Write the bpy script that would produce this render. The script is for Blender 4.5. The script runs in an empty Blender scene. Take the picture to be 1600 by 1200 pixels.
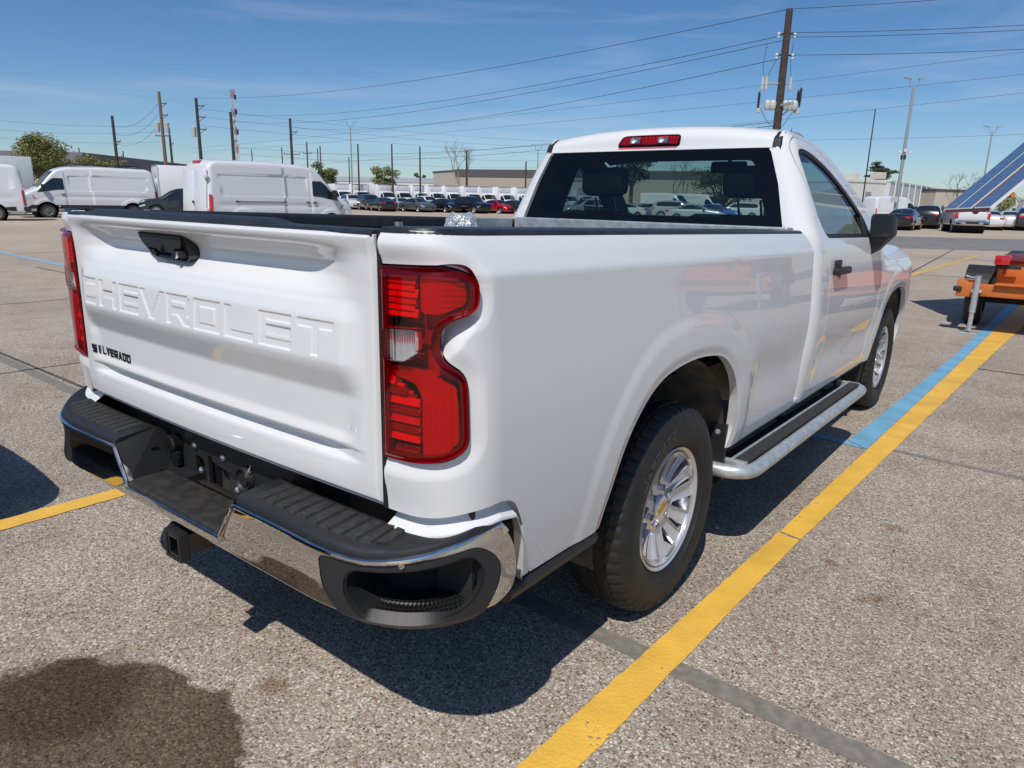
import bpy, bmesh, math, random
import numpy as np
from mathutils import Vector, Matrix
random.seed(7); np.random.seed(7)
SC = bpy.context.scene
COL = SC.collection
# ------------------------------------------------------------------ camera, world, sun, exposure
CAM = np.array([1.9307, -2.2539, 1.4655]); YAW, PITCH, ROLL, FPX = -0.65602, 0.25392, 0.02155, 1107.4
cr = np.array([math.cos(YAW), -math.sin(YAW), 0.0])
cf = np.array([math.sin(YAW)*math.cos(PITCH), math.cos(YAW)*math.cos(PITCH), -math.sin(PITCH)])
cu = np.cross(cr, cf)
cR = math.cos(ROLL)*cr + math.sin(ROLL)*cu
cU = -math.sin(ROLL)*cr + math.cos(ROLL)*cu
cam = bpy.data.cameras.new('camera'); camo = bpy.data.objects.new('camera', cam); COL.objects.link(camo)
camo.matrix_world = Matrix(((cR[0], cU[0], -cf[0], CAM[0]), (cR[1], cU[1], -cf[1], CAM[1]), (cR[2], cU[2], -cf[2], CAM[2]), (0, 0, 0, 1)))
cam.sensor_width = 36.0; cam.lens = 36.0*FPX/1600.0
cam.clip_start = 0.05; cam.clip_end = 4000.0
SC.camera = camo
SC.view_settings.view_transform = 'Standard'; SC.view_settings.look = 'None'
SC.view_settings.gamma = 1.0; SC.view_settings.use_curve_mapping = False
SC.view_settings.exposure = -0.2
SUN_DIR = Vector((0.255, -0.665, 1.0)).normalized()
world = bpy.data.worlds.new('World'); SC.world = world; world.use_nodes = True
wn = world.node_tree.nodes; wl = world.node_tree.links
bg = wn['Background']; bg.inputs['Strength'].default_value = 0.115
sky = wn.new('ShaderNodeTexSky'); sky.sky_type = 'NISHITA'; sky.sun_disc = False
sky.sun_elevation = math.asin(SUN_DIR.z); sky.sun_rotation = math.atan2(SUN_DIR.x, SUN_DIR.y)
sky.air_density = 0.8; sky.dust_density = 0.5; sky.ozone_density = 4.0; sky.altitude = 20
# thin cirrus streaks, a property of the sky itself (direction based, goes all the way round)
tc = wn.new('ShaderNodeTexCoord'); mp = wn.new('ShaderNodeMapping'); mp.inputs['Scale'].default_value = (1.6, .7, 11.0)
mp.inputs['Rotation'].default_value = (0.12, 0.30, 0.9)
nz = wn.new('ShaderNodeTexNoise'); nz.inputs['Scale'].default_value = 2.2; nz.inputs['Detail'].default_value = 7; nz.inputs['Roughness'].default_value = 0.55
nz.inputs['Distortion'].default_value = 0.6
rp = wn.new('ShaderNodeValToRGB'); rp.color_ramp.elements[0].position = 0.52; rp.color_ramp.elements[1].position = 0.82
rp.color_ramp.elements[1].color = (0.22, 0.22, 0.22, 1)
mx = wn.new('ShaderNodeMix'); mx.data_type = 'RGBA'; mx.inputs[7].default_value = (7.0, 7.6, 8.4, 1)
hs = wn.new('ShaderNodeHueSaturation'); hs.inputs['Saturation'].default_value = 1.2
wl.new(tc.outputs['Generated'], mp.inputs['Vector']); wl.new(mp.outputs[0], nz.inputs['Vector'])
wl.new(nz.outputs[0], rp.inputs[0]); wl.new(rp.outputs[0], mx.inputs[0])
wl.new(sky.outputs[0], hs.inputs['Color']); wl.new(hs.outputs[0], mx.inputs[6]); wl.new(mx.outputs[2], bg.inputs['Color'])
sun = bpy.data.lights.new('sun', 'SUN'); sun.energy = 4.4; sun.angle = math.radians(0.53); sun.color = (1.0, 0.955, 0.89)
suno = bpy.data.objects.new('sun', sun); COL.objects.link(suno)
suno.rotation_euler = SUN_DIR.to_track_quat('Z', 'Y').to_euler(); suno.location = (3, -10, 20)
SC.cycles.max_bounces = 10; SC.cycles.transparent_max_bounces = 16; SC.cycles.caustics_reflective = False; SC.cycles.caustics_refractive = False
SC.cycles.sample_clamp_indirect = 6.0

def at(px, depth, z=0.0):
    """world point seen in the 1600 px wide frame at column px (horizon row), depth metres ahead"""
    py = 295.3 + px*0.02155
    d = cf + (px-800)/FPX*cR - (py-600)/FPX*cU
    p = CAM + depth*d
    return np.array([p[0], p[1], z])
_vp = (800+FPX*cR[2]/cf[2], 600-FPX*cU[2]/cf[2])
def foot(px, py, depth):
    """ground point of an upright whose top shows at (px, py)"""
    k = ((295.3+px*.02155)-py)/(_vp[1]-py)
    return at(px+(_vp[0]-px)*k, depth)
def height_at(G, py):
    """height at which an upright over ground point G crosses row py"""
    dx, dy = G[0]-CAM[0], G[1]-CAM[1]; k = (600-py)/FPX
    A = dx*cf[0]+dy*cf[1]; B = dx*cU[0]+dy*cU[1]
    return CAM[2]+(B-k*A)/(k*cf[2]-cU[2])

# ------------------------------------------------------------------ materials
MATS = {}
def mat(name, color=(.5, .5, .5), rough=.5, metal=0., coat=0., spec=.5, coat_rough=.03, noise=None, bump=None, emit=None):
    """noise=(scale, amount, second colour)  bump=(scale, strength, distance)"""
    if name in MATS: return MATS[name]
    m = bpy.data.materials.new(name); m.use_nodes = True
    n, l = m.node_tree.nodes, m.node_tree.links
    b = n['Principled BSDF']
    b.inputs['Base Color'].default_value = (*color, 1); b.inputs['Roughness'].default_value = rough
    b.inputs['Metallic'].default_value = metal; b.inputs['Coat Weight'].default_value = coat
    b.inputs['Coat Roughness'].default_value = coat_rough
    b.inputs['Specular IOR Level'].default_value = spec
    co = n.new('ShaderNodeTexCoord')
    if noise:
        t = n.new('ShaderNodeTexNoise'); t.inputs['Scale'].default_value = noise[0]; t.inputs['Detail'].default_value = 6
        l.new(co.outputs['Object'], t.inputs['Vector'])
        r = n.new('ShaderNodeValToRGB'); r.color_ramp.elements[0].position = .38; r.color_ramp.elements[1].position = .66
        r.color_ramp.elements[0].color = (*color, 1)
        c2 = noise[2]; a = noise[1]
        r.color_ramp.elements[1].color = tuple(color[i]*(1-a)+c2[i]*a for i in range(3))+(1,)
        l.new(t.outputs[0], r.inputs[0]); l.new(r.outputs[0], b.inputs['Base Color'])
    if bump:
        t = n.new('ShaderNodeTexNoise'); t.inputs['Scale'].default_value = bump[0]; t.inputs['Detail'].default_value = 5
        l.new(co.outputs['Object'], t.inputs['Vector'])
        bp = n.new('ShaderNodeBump'); bp.inputs['Strength'].default_value = bump[1]; bp.inputs['Distance'].default_value = bump[2]
        l.new(t.outputs[0], bp.inputs['Height']); l.new(bp.outputs[0], b.inputs['Normal'])
    if emit:
        b.inputs['Emission Color'].default_value = (*emit[0], 1); b.inputs['Emission Strength'].default_value = emit[1]
    MATS[name] = m
    return m
def glass_mat(name, tint, rough=0.0, refl=1.0):
    m = bpy.data.materials.new(name); m.use_nodes = True
    n, l = m.node_tree.nodes, m.node_tree.links
    n.remove(n['Principled BSDF'])
    tr = n.new('ShaderNodeBsdfTransparent'); tr.inputs[0].default_value = (*tint, 1)
    gl = n.new('ShaderNodeBsdfGlossy'); gl.inputs['Roughness'].default_value = rough
    fr = n.new('ShaderNodeFresnel'); fr.inputs[0].default_value = 1.5
    # thin sheet: same reflectance from either side
    ge = n.new('ShaderNodeNewGeometry'); mi = n.new('ShaderNodeMath'); mi.operation = 'MULTIPLY_ADD'
    mi.inputs[1].default_value = (1/1.5-1.5); mi.inputs[2].default_value = 1.5
    l.new(ge.outputs['Backfacing'], mi.inputs[0])
    fr2 = n.new('ShaderNodeLayerWeight'); fr2.inputs[0].default_value = .5
    pw = n.new('ShaderNodeMath'); pw.operation = 'POWER'; pw.inputs[1].default_value = 4.0
    ma = n.new('ShaderNodeMath'); ma.operation = 'MULTIPLY_ADD'; ma.inputs[1].default_value = .85*refl; ma.inputs[2].default_value = .05*refl
    l.new(fr2.outputs['Facing'], pw.inputs[0]); l.new(pw.outputs[0], ma.inputs[0])
    ms = n.new('ShaderNodeMixShader')
    l.new(ma.outputs[0], ms.inputs[0]); l.new(tr.outputs[0], ms.inputs[1]); l.new(gl.outputs[0], ms.inputs[2])
    l.new(ms.outputs[0], n['Material Output'].inputs[0])
    MATS[name] = m
    return m
M_WHITE = mat('white_paint', (.70, .705, .705), .6, coat=1.0, coat_rough=.008, spec=.1, bump=(6, .002, .01))
M_CHROME = mat('chrome', (.60, .59, .575), .02, 1.0)
M_BLACK = mat('black_plastic', (.016, .016, .018), .5, bump=(260, .25, .002))
M_GLOSSBLACK = mat('gloss_black', (.008, .008, .009), .22, coat=.3)
M_DARK = mat('dark_void', (.006, .006, .006), .8)
M_UNDER = mat('underbody', (.02, .019, .018), .75, noise=(9, .6, (.05, .043, .035)))
M_LINER = mat('dusty_liner', (.035, .033, .030), .8, noise=(7, .9, (.13, .115, .095)))
M_RUBBER = mat('rubber', (.011, .011, .011), .6, noise=(14, .5, (.022, .022, .021)), bump=(180, .2, .002))
M_RIM = mat('bright_alloy', (.66, .66, .68), .30, .6, coat=.6)
M_RIMDARK = mat('alloy_shadow', (.035, .035, .037), .5, .3)
M_STEEL = mat('bright_steel', (.62, .62, .62), .3, 1.0)
M_GALV = mat('galvanised', (.44, .48, .50), .38, .55, noise=(28, .9, (.62, .66, .68)), bump=(40, .15, .004))
M_TREAD = mat('grip_tread', (.020, .020, .020), .7, noise=(60, .7, (.045, .043, .04)), bump=(220, .6, .004))
M_LINERBED = mat('bed_liner', (.014, .014, .016), .55, bump=(150, .3, .003))
M_CAP = mat('rail_cap', (.016, .017, .019), .42, bump=(220, .25, .002), noise=(22, .5, (.035, .035, .04)))
M_GOLD = mat('gold_emblem', (.62, .38, .06), .28, .7)
M_DARKCHROME = mat('dark_chrome', (.16, .16, .17), .12, 1.0)
M_REFL = mat('lamp_reflector', (.85, .85, .86), .25, .45)
M_REDIN = mat('red_reflector', (.34, .004, .018), .25, .2, coat=.5)
M_SEAT = mat('seat_cloth', (.012, .012, .013), .8)
M_YEL = mat('yellow_tag', (.75, .55, .02), .5)
M_RED_LENS = glass_mat('red_lens', (.96, .008, .085), .0, 1.0)
M_CLEAR = glass_mat('clear_lens', (.92, .93, .93), .0, 1.0)
M_GLASS = glass_mat('tinted_glass', (.36, .46, .45), .0, 1.0)
M_WSGLASS = glass_mat('windscreen_glass', (.82, .90, .87), .0, 1.0)
M_SMOKE = glass_mat('smoke_band', (.012, .012, .014), .0, 1.0)
M_CARGLASS = mat('car_glass', (.012, .016, .018), .04, spec=.8)

# ------------------------------------------------------------------ object helpers
def link(o, parent=None):
    COL.objects.link(o)
    if parent is not None: o.parent = parent
    return o
def empty(name, loc=(0, 0, 0), rz=0.0):
    o = bpy.data.objects.new(name, None); o.location = loc; o.rotation_euler = (0, 0, rz); o.empty_display_size = .2
    return link(o)
def tag(o, label=None, cat=None, group=None, kind=None):
    if label: o['label'] = label
    if cat: o['category'] = cat
    if group: o['group'] = group
    if kind: o['kind'] = kind
    return o
def obj(name, V, F, m, parent=None, smooth=False, normals=None):
    me = bpy.data.meshes.new(name)
    V = np.asarray(V, float)
    me.from_pydata(V.tolist(), [], [tuple(int(i) for i in f) for f in F])
    me.materials.append(m)
    if smooth or normals is not None: me.polygons.foreach_set('use_smooth', [True]*len(me.polygons))
    me.update()
    if normals is not None: me.normals_split_custom_set_from_vertices([tuple(x) for x in normals])
    return link(bpy.data.objects.new(name, me), parent)
class MB:
    """collects simple solids, links them as ONE mesh"""
    def __init__(s): s.V = []; s.F = []
    def add(s, V, F):
        o = len(s.V); s.V.extend([tuple(map(float, v)) for v in V]); s.F.extend([tuple(i+o for i in f) for f in F])
    def box(s, a, b, M=None):
        (x0, y0, z0), (x1, y1, z1) = a, b
        V = [(x0, y0, z0), (x1, y0, z0), (x1, y1, z0), (x0, y1, z0), (x0, y0, z1), (x1, y0, z1), (x1, y1, z1), (x0, y1, z1)]
        if M is not None: V = [tuple(M @ Vector(v)) for v in V]
        s.add(V, [(0, 3, 2, 1), (4, 5, 6, 7), (0, 1, 5, 4), (1, 2, 6, 5), (2, 3, 7, 6), (3, 0, 4, 7)])
        return s
    def bbox(s, a, b, c=.01, M=None):
        """box with chamfered edges"""
        bm = bmesh.new(); bmesh.ops.create_cube(bm, size=1)
        for v in bm.verts:
            v.co = Vector(((a[0]+b[0])/2+v.co.x*(b[0]-a[0]), (a[1]+b[1])/2+v.co.y*(b[1]-a[1]), (a[2]+b[2])/2+v.co.z*(b[2]-a[2])))
        bmesh.ops.bevel(bm, geom=list(bm.edges), offset=c, segments=2, profile=.5, affect='EDGES')
        if M is not None: bmesh.ops.transform(bm, matrix=M, verts=bm.verts)
        bm.verts.index_update()
        s.add([v.co[:] for v in bm.verts], [[v.index for v in f.verts] for f in bm.faces]); bm.free()
        return s
    def tube(s, pts, r, n=8, cap=True):
        pts = [Vector(p) for p in pts]; rs = r if isinstance(r, (list, tuple)) else [r]*len(pts)
        V = []; F = []
        up = None
        for i, p in enumerate(pts):
            d = (pts[min(i+1, len(pts)-1)]-pts[max(i-1, 0)]).normalized()
            if up is None:
                up = d.orthogonal().normalized()
            a = (up - d*up.dot(d)).normalized(); b = d.cross(a); up = a
            for k in range(n):
                t = 2*math.pi*k/n
                V.append(p + (a*math.cos(t)+b*math.sin(t))*rs[i])
        for i in range(len(pts)-1):
            for k in range(n):
                F.append((i*n+k, i*n+(k+1) % n, (i+1)*n+(k+1) % n, (i+1)*n+k))
        if cap: F.append(tuple(reversed(range(n)))); F.append(tuple(range((len(pts)-1)*n, len(pts)*n)))
        s.add(V, F); return s
    def lathe(s, prof, n=32, axis='x', c=(0, 0, 0), M=None):
        """prof: list of (axial, radius)"""
        V = []; F = []
        for a, r in prof:
            for k in range(n):
                t = 2*math.pi*k/n
                if axis == 'x': v = (c[0]+a, c[1]+r*math.cos(t), c[2]+r*math.sin(t))
                elif axis == 'y': v = (c[0]+r*math.sin(t), c[1]+a, c[2]+r*math.cos(t))
                else: v = (c[0]+r*math.cos(t), c[1]+r*math.sin(t), c[2]+a)
                if M is not None: v = tuple(M @ Vector(v))
                V.append(v)
        for i in range(len(prof)-1):
            for k in range(n):
                F.append((i*n+k, i*n+(k+1) % n, (i+1)*n+(k+1) % n, (i+1)*n+k))
        s.add(V, F); return s
    def prism(s, poly, ax, a, b):
        """extrude 2D polygon along axis ax between a and b"""
        n = len(poly); V = []
        for h in (a, b):
            for u, v in poly:
                V.append((h, u, v) if ax == 'x' else (u, h, v) if ax == 'y' else (u, v, h))
        F = [tuple(reversed(range(n))), tuple(range(n, 2*n))]+[(i, (i+1) % n, n+(i+1) % n, n+i) for i in range(n)]
        s.add(V, F); return s
    def build(s, name, m, parent=None, smooth=False, shear=None, mirror=False):
        V = np.array(s.V, float)
        if shear: V = V.copy(); V[:, 2] -= shear*V[:, 1]
        F = s.F
        if mirror: V = V*np.array([-1, 1, 1]); F = [tuple(reversed(f)) for f in F]
        o = obj(name, V, F, m, parent)
        bm = bmesh.new(); bm.from_mesh(o.data); bmesh.ops.recalc_face_normals(bm, faces=bm.faces); bm.to_mesh(o.data); bm.free()
        if smooth:
            o.data.polygons.foreach_set('use_smooth', [True]*len(o.data.polygons)); o.data.set_sharp_from_angle(angle=math.radians(35))
        return o
def copy_tree(o, parent=None):
    c = o.copy(); COL.objects.link(c)
    if parent is not None: c.parent = parent
    for ch in list(o.children): copy_tree(ch, c)
    return c
def smooth01(a, b, x):
    t = np.clip((x-a)/(b-a), 0, 1); return t*t*(3-2*t)
def spline(xs, ys):
    """natural cubic spline"""
    xs = np.array(xs, float); ys = np.array(ys, float); n = len(xs); h = np.diff(xs)
    A = np.zeros((n, n)); r = np.zeros(n); A[0, 0] = A[-1, -1] = 1
    for i in range(1, n-1):
        A[i, i-1] = h[i-1]; A[i, i] = 2*(h[i-1]+h[i]); A[i, i+1] = h[i]
        r[i] = 6*((ys[i+1]-ys[i])/h[i]-(ys[i]-ys[i-1])/h[i-1])
    m = np.linalg.solve(A, r)
    def f(x):
        x = np.clip(np.asarray(x, float), xs[0], xs[-1]); i = np.clip(np.searchsorted(xs, x)-1, 0, n-2)
        a = xs[i+1]-x; b = x-xs[i]; H = h[i]
        return m[i]*a**3/(6*H)+m[i+1]*b**3/(6*H)+(ys[i]/H-m[i]*H/6)*a+(ys[i+1]/H-m[i+1]*H/6)*b
    return f
def linsm(xs, ys, sigma=.005):
    """piecewise linear profile with its corners rounded to a radius of about sigma"""
    x = np.arange(xs[0]-.05, xs[-1]+.05, .0005); y = np.interp(x, xs, ys)
    k = np.arange(-int(4*sigma/.0005), int(4*sigma/.0005)+1)*.0005; w = np.exp(-.5*(k/sigma)**2); w /= w.sum()
    y2 = np.convolve(np.pad(y, len(k)//2, mode='edge'), w, 'valid')
    return lambda v: np.interp(v, x, y2)
def sd_poly(poly):
    """signed distance, positive inside"""
    P = np.array(poly, float); Q = np.roll(P, -1, 0)
    def f(u, v):
        u = np.asarray(u, float); v = np.asarray(v, float)
        d = np.full(u.shape, 1e9); ins = np.zeros(u.shape, bool)
        for (ax, ay), (bx, by) in zip(P, Q):
            ex, ey = bx-ax, by-ay; wx, wy = u-ax, v-ay
            t = np.clip((wx*ex+wy*ey)/(ex*ex+ey*ey+1e-12), 0, 1)
            d = np.minimum(d, (wx-t*ex)**2+(wy-t*ey)**2)
            c = ((ay <= v) & (by > v)) | ((by <= v) & (ay > v))
            with np.errstate(divide='ignore', invalid='ignore'):
                xi = ax+(v-ay)*ex/(ey if ey != 0 else 1e-12)
            ins ^= c & (u < xi)
        return np.where(ins, 1, -1)*np.sqrt(d)
    return f
def rpoly(pts, r=.03, n=5):
    """polygon with rounded corners; r scalar or list"""
    P = [np.array(p, float) for p in pts]; out = []; N = len(P)
    for i in range(N):
        rr = r[i] if isinstance(r, (list, tuple)) else r
        a, b, c = P[i-1], P[i], P[(i+1) % N]
        da, dc = np.linalg.norm(a-b), np.linalg.norm(c-b)
        k = min(rr, da*.48, dc*.48)
        if k < 1e-6: out.append(tuple(b)); continue
        s, e = b+(a-b)/da*k, b+(c-b)/dc*k
        for t in np.linspace(0, 1, n): out.append(tuple((1-t)**2*s+2*t*(1-t)*b+t*t*e))
    return out
def panel(name, fmap, sdf, ur, vr, m, parent, lip=0., flip=False, mirror=False, smoothn=True, lipdir=None):
    """surface fmap(u,v) trimmed to sdf>0, clean trimmed edges, analytic normals, optional folded-in lip"""
    u0, u1, nu = ur; v0, v1, nv = vr
    U, Vv = np.meshgrid(np.linspace(u0, u1, nu+1), np.linspace(v0, v1, nv+1), indexing='ij')
    S = sdf(U, Vv) if sdf is not None else np.ones(U.shape)
    S = np.where(np.abs(S) < 1e-7, 1e-7, S)
    ins = S > 0
    idx = np.full(U.shape, -1); k = int(ins.sum()); idx[ins] = np.arange(k)
    PU = list(U[ins]); PV = list(Vv[ins])
    ecache = {}
    cross_a = []
    def edges(ax):
        A = ins[:-1, :] if ax == 0 else ins[:, :-1]; B = ins[1:, :] if ax == 0 else ins[:, 1:]
        for i, j in np.argwhere(A != B):
            a = (i, j); b = (i+1, j) if ax == 0 else (i, j+1)
            ecache[(a, b)] = len(cross_a); cross_a.append((a, b) if ins[a] else (b, a))
    edges(0); edges(1)
    if cross_a:
        ua = np.array([U[a] for a, b in cross_a]); va = np.array([Vv[a] for a, b in cross_a])
        ub = np.array([U[b] for a, b in cross_a]); vb = np.array([Vv[b] for a, b in cross_a])
        lo = np.zeros(len(ua)); hi = np.ones(len(ua))
        for _ in range(12):
            mid = (lo+hi)/2; s = sdf(ua+(ub-ua)*mid, va+(vb-va)*mid)
            lo = np.where(s > 0, mid, lo); hi = np.where(s > 0, hi, mid)
        t = np.clip((lo+hi)/2, .02, .98)
        PU += list(ua+(ub-ua)*t); PV += list(va+(vb-va)*t)
    F = []
    for i in range(nu):
        for j in range(nv):
            q = [(i, j), (i+1, j), (i+1, j+1), (i, j+1)]
            c = [ins[p] for p in q]
            if all(c): F.append([idx[p] for p in q]); continue
            if not any(c): continue
            f = []
            for a in range(4):
                p, p2 = q[a], q[(a+1) % 4]
                if c[a]: f.append(idx[p])
                if c[a] != c[(a+1) % 4]:
                    e = (p, p2) if (p, p2) in ecache else (p2, p)
                    f.append(k+ecache[e])
            if len(f) >= 3: F.append(f)
    PU = np.array(PU); PV = np.array(PV)
    Pt = fmap(PU, PV)
    eu = (u1-u0)/nu*.25; ev = (v1-v0)/nv*.25
    N = np.cross(fmap(PU+eu, PV)-fmap(PU-eu, PV), fmap(PU, PV+ev)-fmap(PU, PV-ev))
    if flip: N = -N; F = [f[::-1] for f in F]
    N /= np.linalg.norm(N, axis=1)[:, None]+1e-12
    if lip:
        cnt = {}
        for f in F:
            for a in range(len(f)):
                e = (f[a], f[(a+1) % len(f)])
                if (e[1], e[0]) in cnt: del cnt[(e[1], e[0])]
                else: cnt[e] = 1
        newV = []; newN = []; base = len(Pt); m1 = {}
        for (a, b) in cnt:
            da, db = (np.array(lipdir, float),)*2 if lipdir is not None else (-N[a], -N[b])
            o = base+len(newV)
            newV += [Pt[a], Pt[b], Pt[b]+db*lip, Pt[a]+da*lip]
            nn = np.cross(Pt[a]-Pt[b], (da+db)*lip); nn /= np.linalg.norm(nn)+1e-12
            newN += [nn]*4
            F.append([o+1, o, o+3, o+2])
        if newV:
            Pt = np.vstack([Pt, np.array(newV)]); N = np.vstack([N, np.array(newN)])
    if mirror:
        Pt = Pt*np.array([-1, 1, 1]); N = N*np.array([-1, 1, 1]); F = [f[::-1] for f in F]
    return obj(name, Pt, F, m, parent, normals=N if smoothn else None)
# ================================================================== THE PICKUP
RK = 0.021                                   # nose-down rake of the body over its wheels
TR = tag(empty('pickup_truck'), 'white single-cab pickup truck filling the foreground, lettered tailgate and chrome bumper towards us', 'pickup truck')
def sh(P):
    P = np.array(P, float); P[..., 2] -= RK*P[..., 1]; return P
def bezier(pts, n=200):
    t = np.linspace(0, 1, n)[:, None]; a, b, c, d = [np.array(p, float) for p in pts]
    C = (1-t)**3*a+3*t*(1-t)**2*b+3*t*t*(1-t)*c+t**3*d
    return C, np.concatenate([[0], np.cumsum(np.hypot(*np.diff(C, axis=0).T))])
# ---- cargo box side: s runs round the rear corner then forward
BC, BS = bezier([(.775, -1.228), (.90, -1.222), (.97, -1.20), (.97, -1.06)]); BL = BS[-1]
_ps = spline([.36, .46, .55, .66, .80, .95, 1.10, 1.22, 1.30, 1.40], [.925, .945, .962, .979, .990, .993, .986, .978, .9735, .967])
_sh = linsm([1.0, 1.288, 1.335, 1.362, 1.39], [0, 0, -.026, -.046, -.085], .006)
def prof_side(z): return _ps(z)+_sh(z)
def rear_off(z):
    return smooth01(1.345, 1.385, z)*.014 + .012*smooth01(.86, .74, z)
ARCH_R = rpoly([(-.545, .30), (-.545, .52), (-.47, .77), (-.30, .925), (-.02, .965), (.26, .935), (.42, .81), (.475, .60), (.47, .56), (.40, .30)], [.05, .25, .2, .22, .3, .22, .2, .12, .08, .02], 8)
ARCH_F = [(y+3.545, z+(.035 if z > .4 else 0)) for y, z in rpoly([(-.50, .30), (-.50, .55), (-.43, .80), (-.27, .925), (-.02, .965), (.24, .935), (.40, .81), (.47, .60), (.46, .52), (.43, .30)], [.05, .25, .2, .22, .3, .22, .2, .12, .08, .02], 8)]
sd_ar, sd_af = sd_poly(ARCH_R), sd_poly(ARCH_F)
LENS = rpoly([(-.0005, .869), (-.0005, 1.300), (.175, 1.305), (.236, 1.285), (.236, 1.213), (.150, 1.185), (.149, 1.11), (.205, 1.078), (.207, .915), (.165, .885), (.08, .869)],
             [.004, .004, .05, .07, .03, .055, .05, .05, .07, .05, .06], 6)
sd_lens = sd_poly(LENS)
sd_scoop = sd_poly([(.13, 1.09), (.12, 1.22), (.236, 1.225), (.245, 1.20), (.17, 1.115)])
def flare(y, z, sd):
    d = -sd(y, z)
    return .0045*smooth01(.16, .10, d)-.007*smooth01(.040, .0, d)
def box_map(s, z, off=0.0, detail=True):
    s = np.asarray(s, float); z = np.asarray(z, float)
    bx = np.where(s < 0, .775+s, np.interp(s, BS, BC[:, 0])); by = np.where(s < 0, -1.228, np.interp(s, BS, BC[:, 1]))+np.maximum(s-BL, 0)
    w = smooth01(.03, BL, s)
    d = prof_side(z)-.97
    # the shoulder crease dies out into the tail lamp
    x = bx+w*d; y = by+(1-w)*rear_off(z)
    if detail:
        x = x+w*flare(y, z, sd_ar)*(s > BL*.9)
        # long concave scallop between arch and cab
        x = x-.016*np.exp(-((z-.77)/.13)**2)*smooth01(.52, .70, y)*(1-smooth01(1.22, 1.33, y)*.4)
        dl = -sd_lens(s, z)
        dip = .012*smooth01(.045, .0, dl)+.040*smooth01(-.004, .045, sd_scoop(s, z))
        off = off-dip
    x = x+off*(.25+.75*w)*(w > 0)+0*off; y = y-off*(1-w)
    return sh(np.stack([x, y, z], -1))
BED_Y1 = 1.305
cut_bump = sd_poly(rpoly([(-.2, .1), (-.2, .739), (.10, .738), (.20, .762), (.30, .768), (.350, .755), (.405, .66), (.425, .55), (.425, .1)], [.0, .02, .05, .04, .03, .05, .05, .02, 0], 6))
def box_sdf(s, z):
    y = -1.06+s-BL
    a = np.minimum(s-.0, (BED_Y1-y))
    a = np.minimum(a, 1.375-z)
    a = np.minimum(a, z-(.505+.012*np.clip(y, 0, 2)))
    a = np.minimum(a, -sd_ar(np.where(s > .3, y, -9), z))
    a = np.minimum(a, -cut_bump(s, z))
    a = np.minimum(a, -(sd_lens(s, z)+.0035))
    return a
S_END = BL+1.06+BED_Y1+.01
for mir in (False, True):
    panel('cargo_box_corner', box_map, lambda s, z: np.minimum(box_sdf(s, z), .46-s), (-.004, .462, 130), (.45, 1.385, 240), M_WHITE, TR, lip=.045, lipdir=(-.55, .75, .0), mirror=mir)
    sidep = panel('cargo_box_side', box_map, lambda s, z: np.minimum(box_sdf(s, z), s-.46), (.45, S_END, 230), (.45, 1.385, 120), M_WHITE, TR, lip=.03, mirror=mir)
# concave sheet-metal fillet between the box and the bumper
def fillet_map(s, t):
    s = np.asarray(s, float); t = np.asarray(t, float)
    ze = np.interp(s, [-.01, .10, .20, .30, .36, .405, .425, .44], [.742, .741, .764, .772, .76, .67, .58, .50])
    p = box_map(s, ze+.022*(1-t)-.052*t, 0, False); n_in = np.stack([-smooth01(.03, BL, s), 1-smooth01(.03, BL, s), 0*s], -1)
    return p+n_in*(.030*np.sin(np.clip(t*1.15, 0, 1)*math.pi)+.004-.010*smooth01(.6, 1, t))[..., None]
for mir in (False, True):
    panel('bumper_fillet', fillet_map, None, (.0, .436, 60), (0, 1, 14), M_WHITE, TR, flip=True, mirror=mir)
# black sill strip behind the wheel
for mir in (False, True):
    MB().prism(rpoly([(.86, .44), (.955, .475), (.965, .50), (.955, .515), (.86, .52)], .01, 3), 'y', -.98, -.56).build('sill_trim', M_BLACK, TR, mirror=mir)
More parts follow.
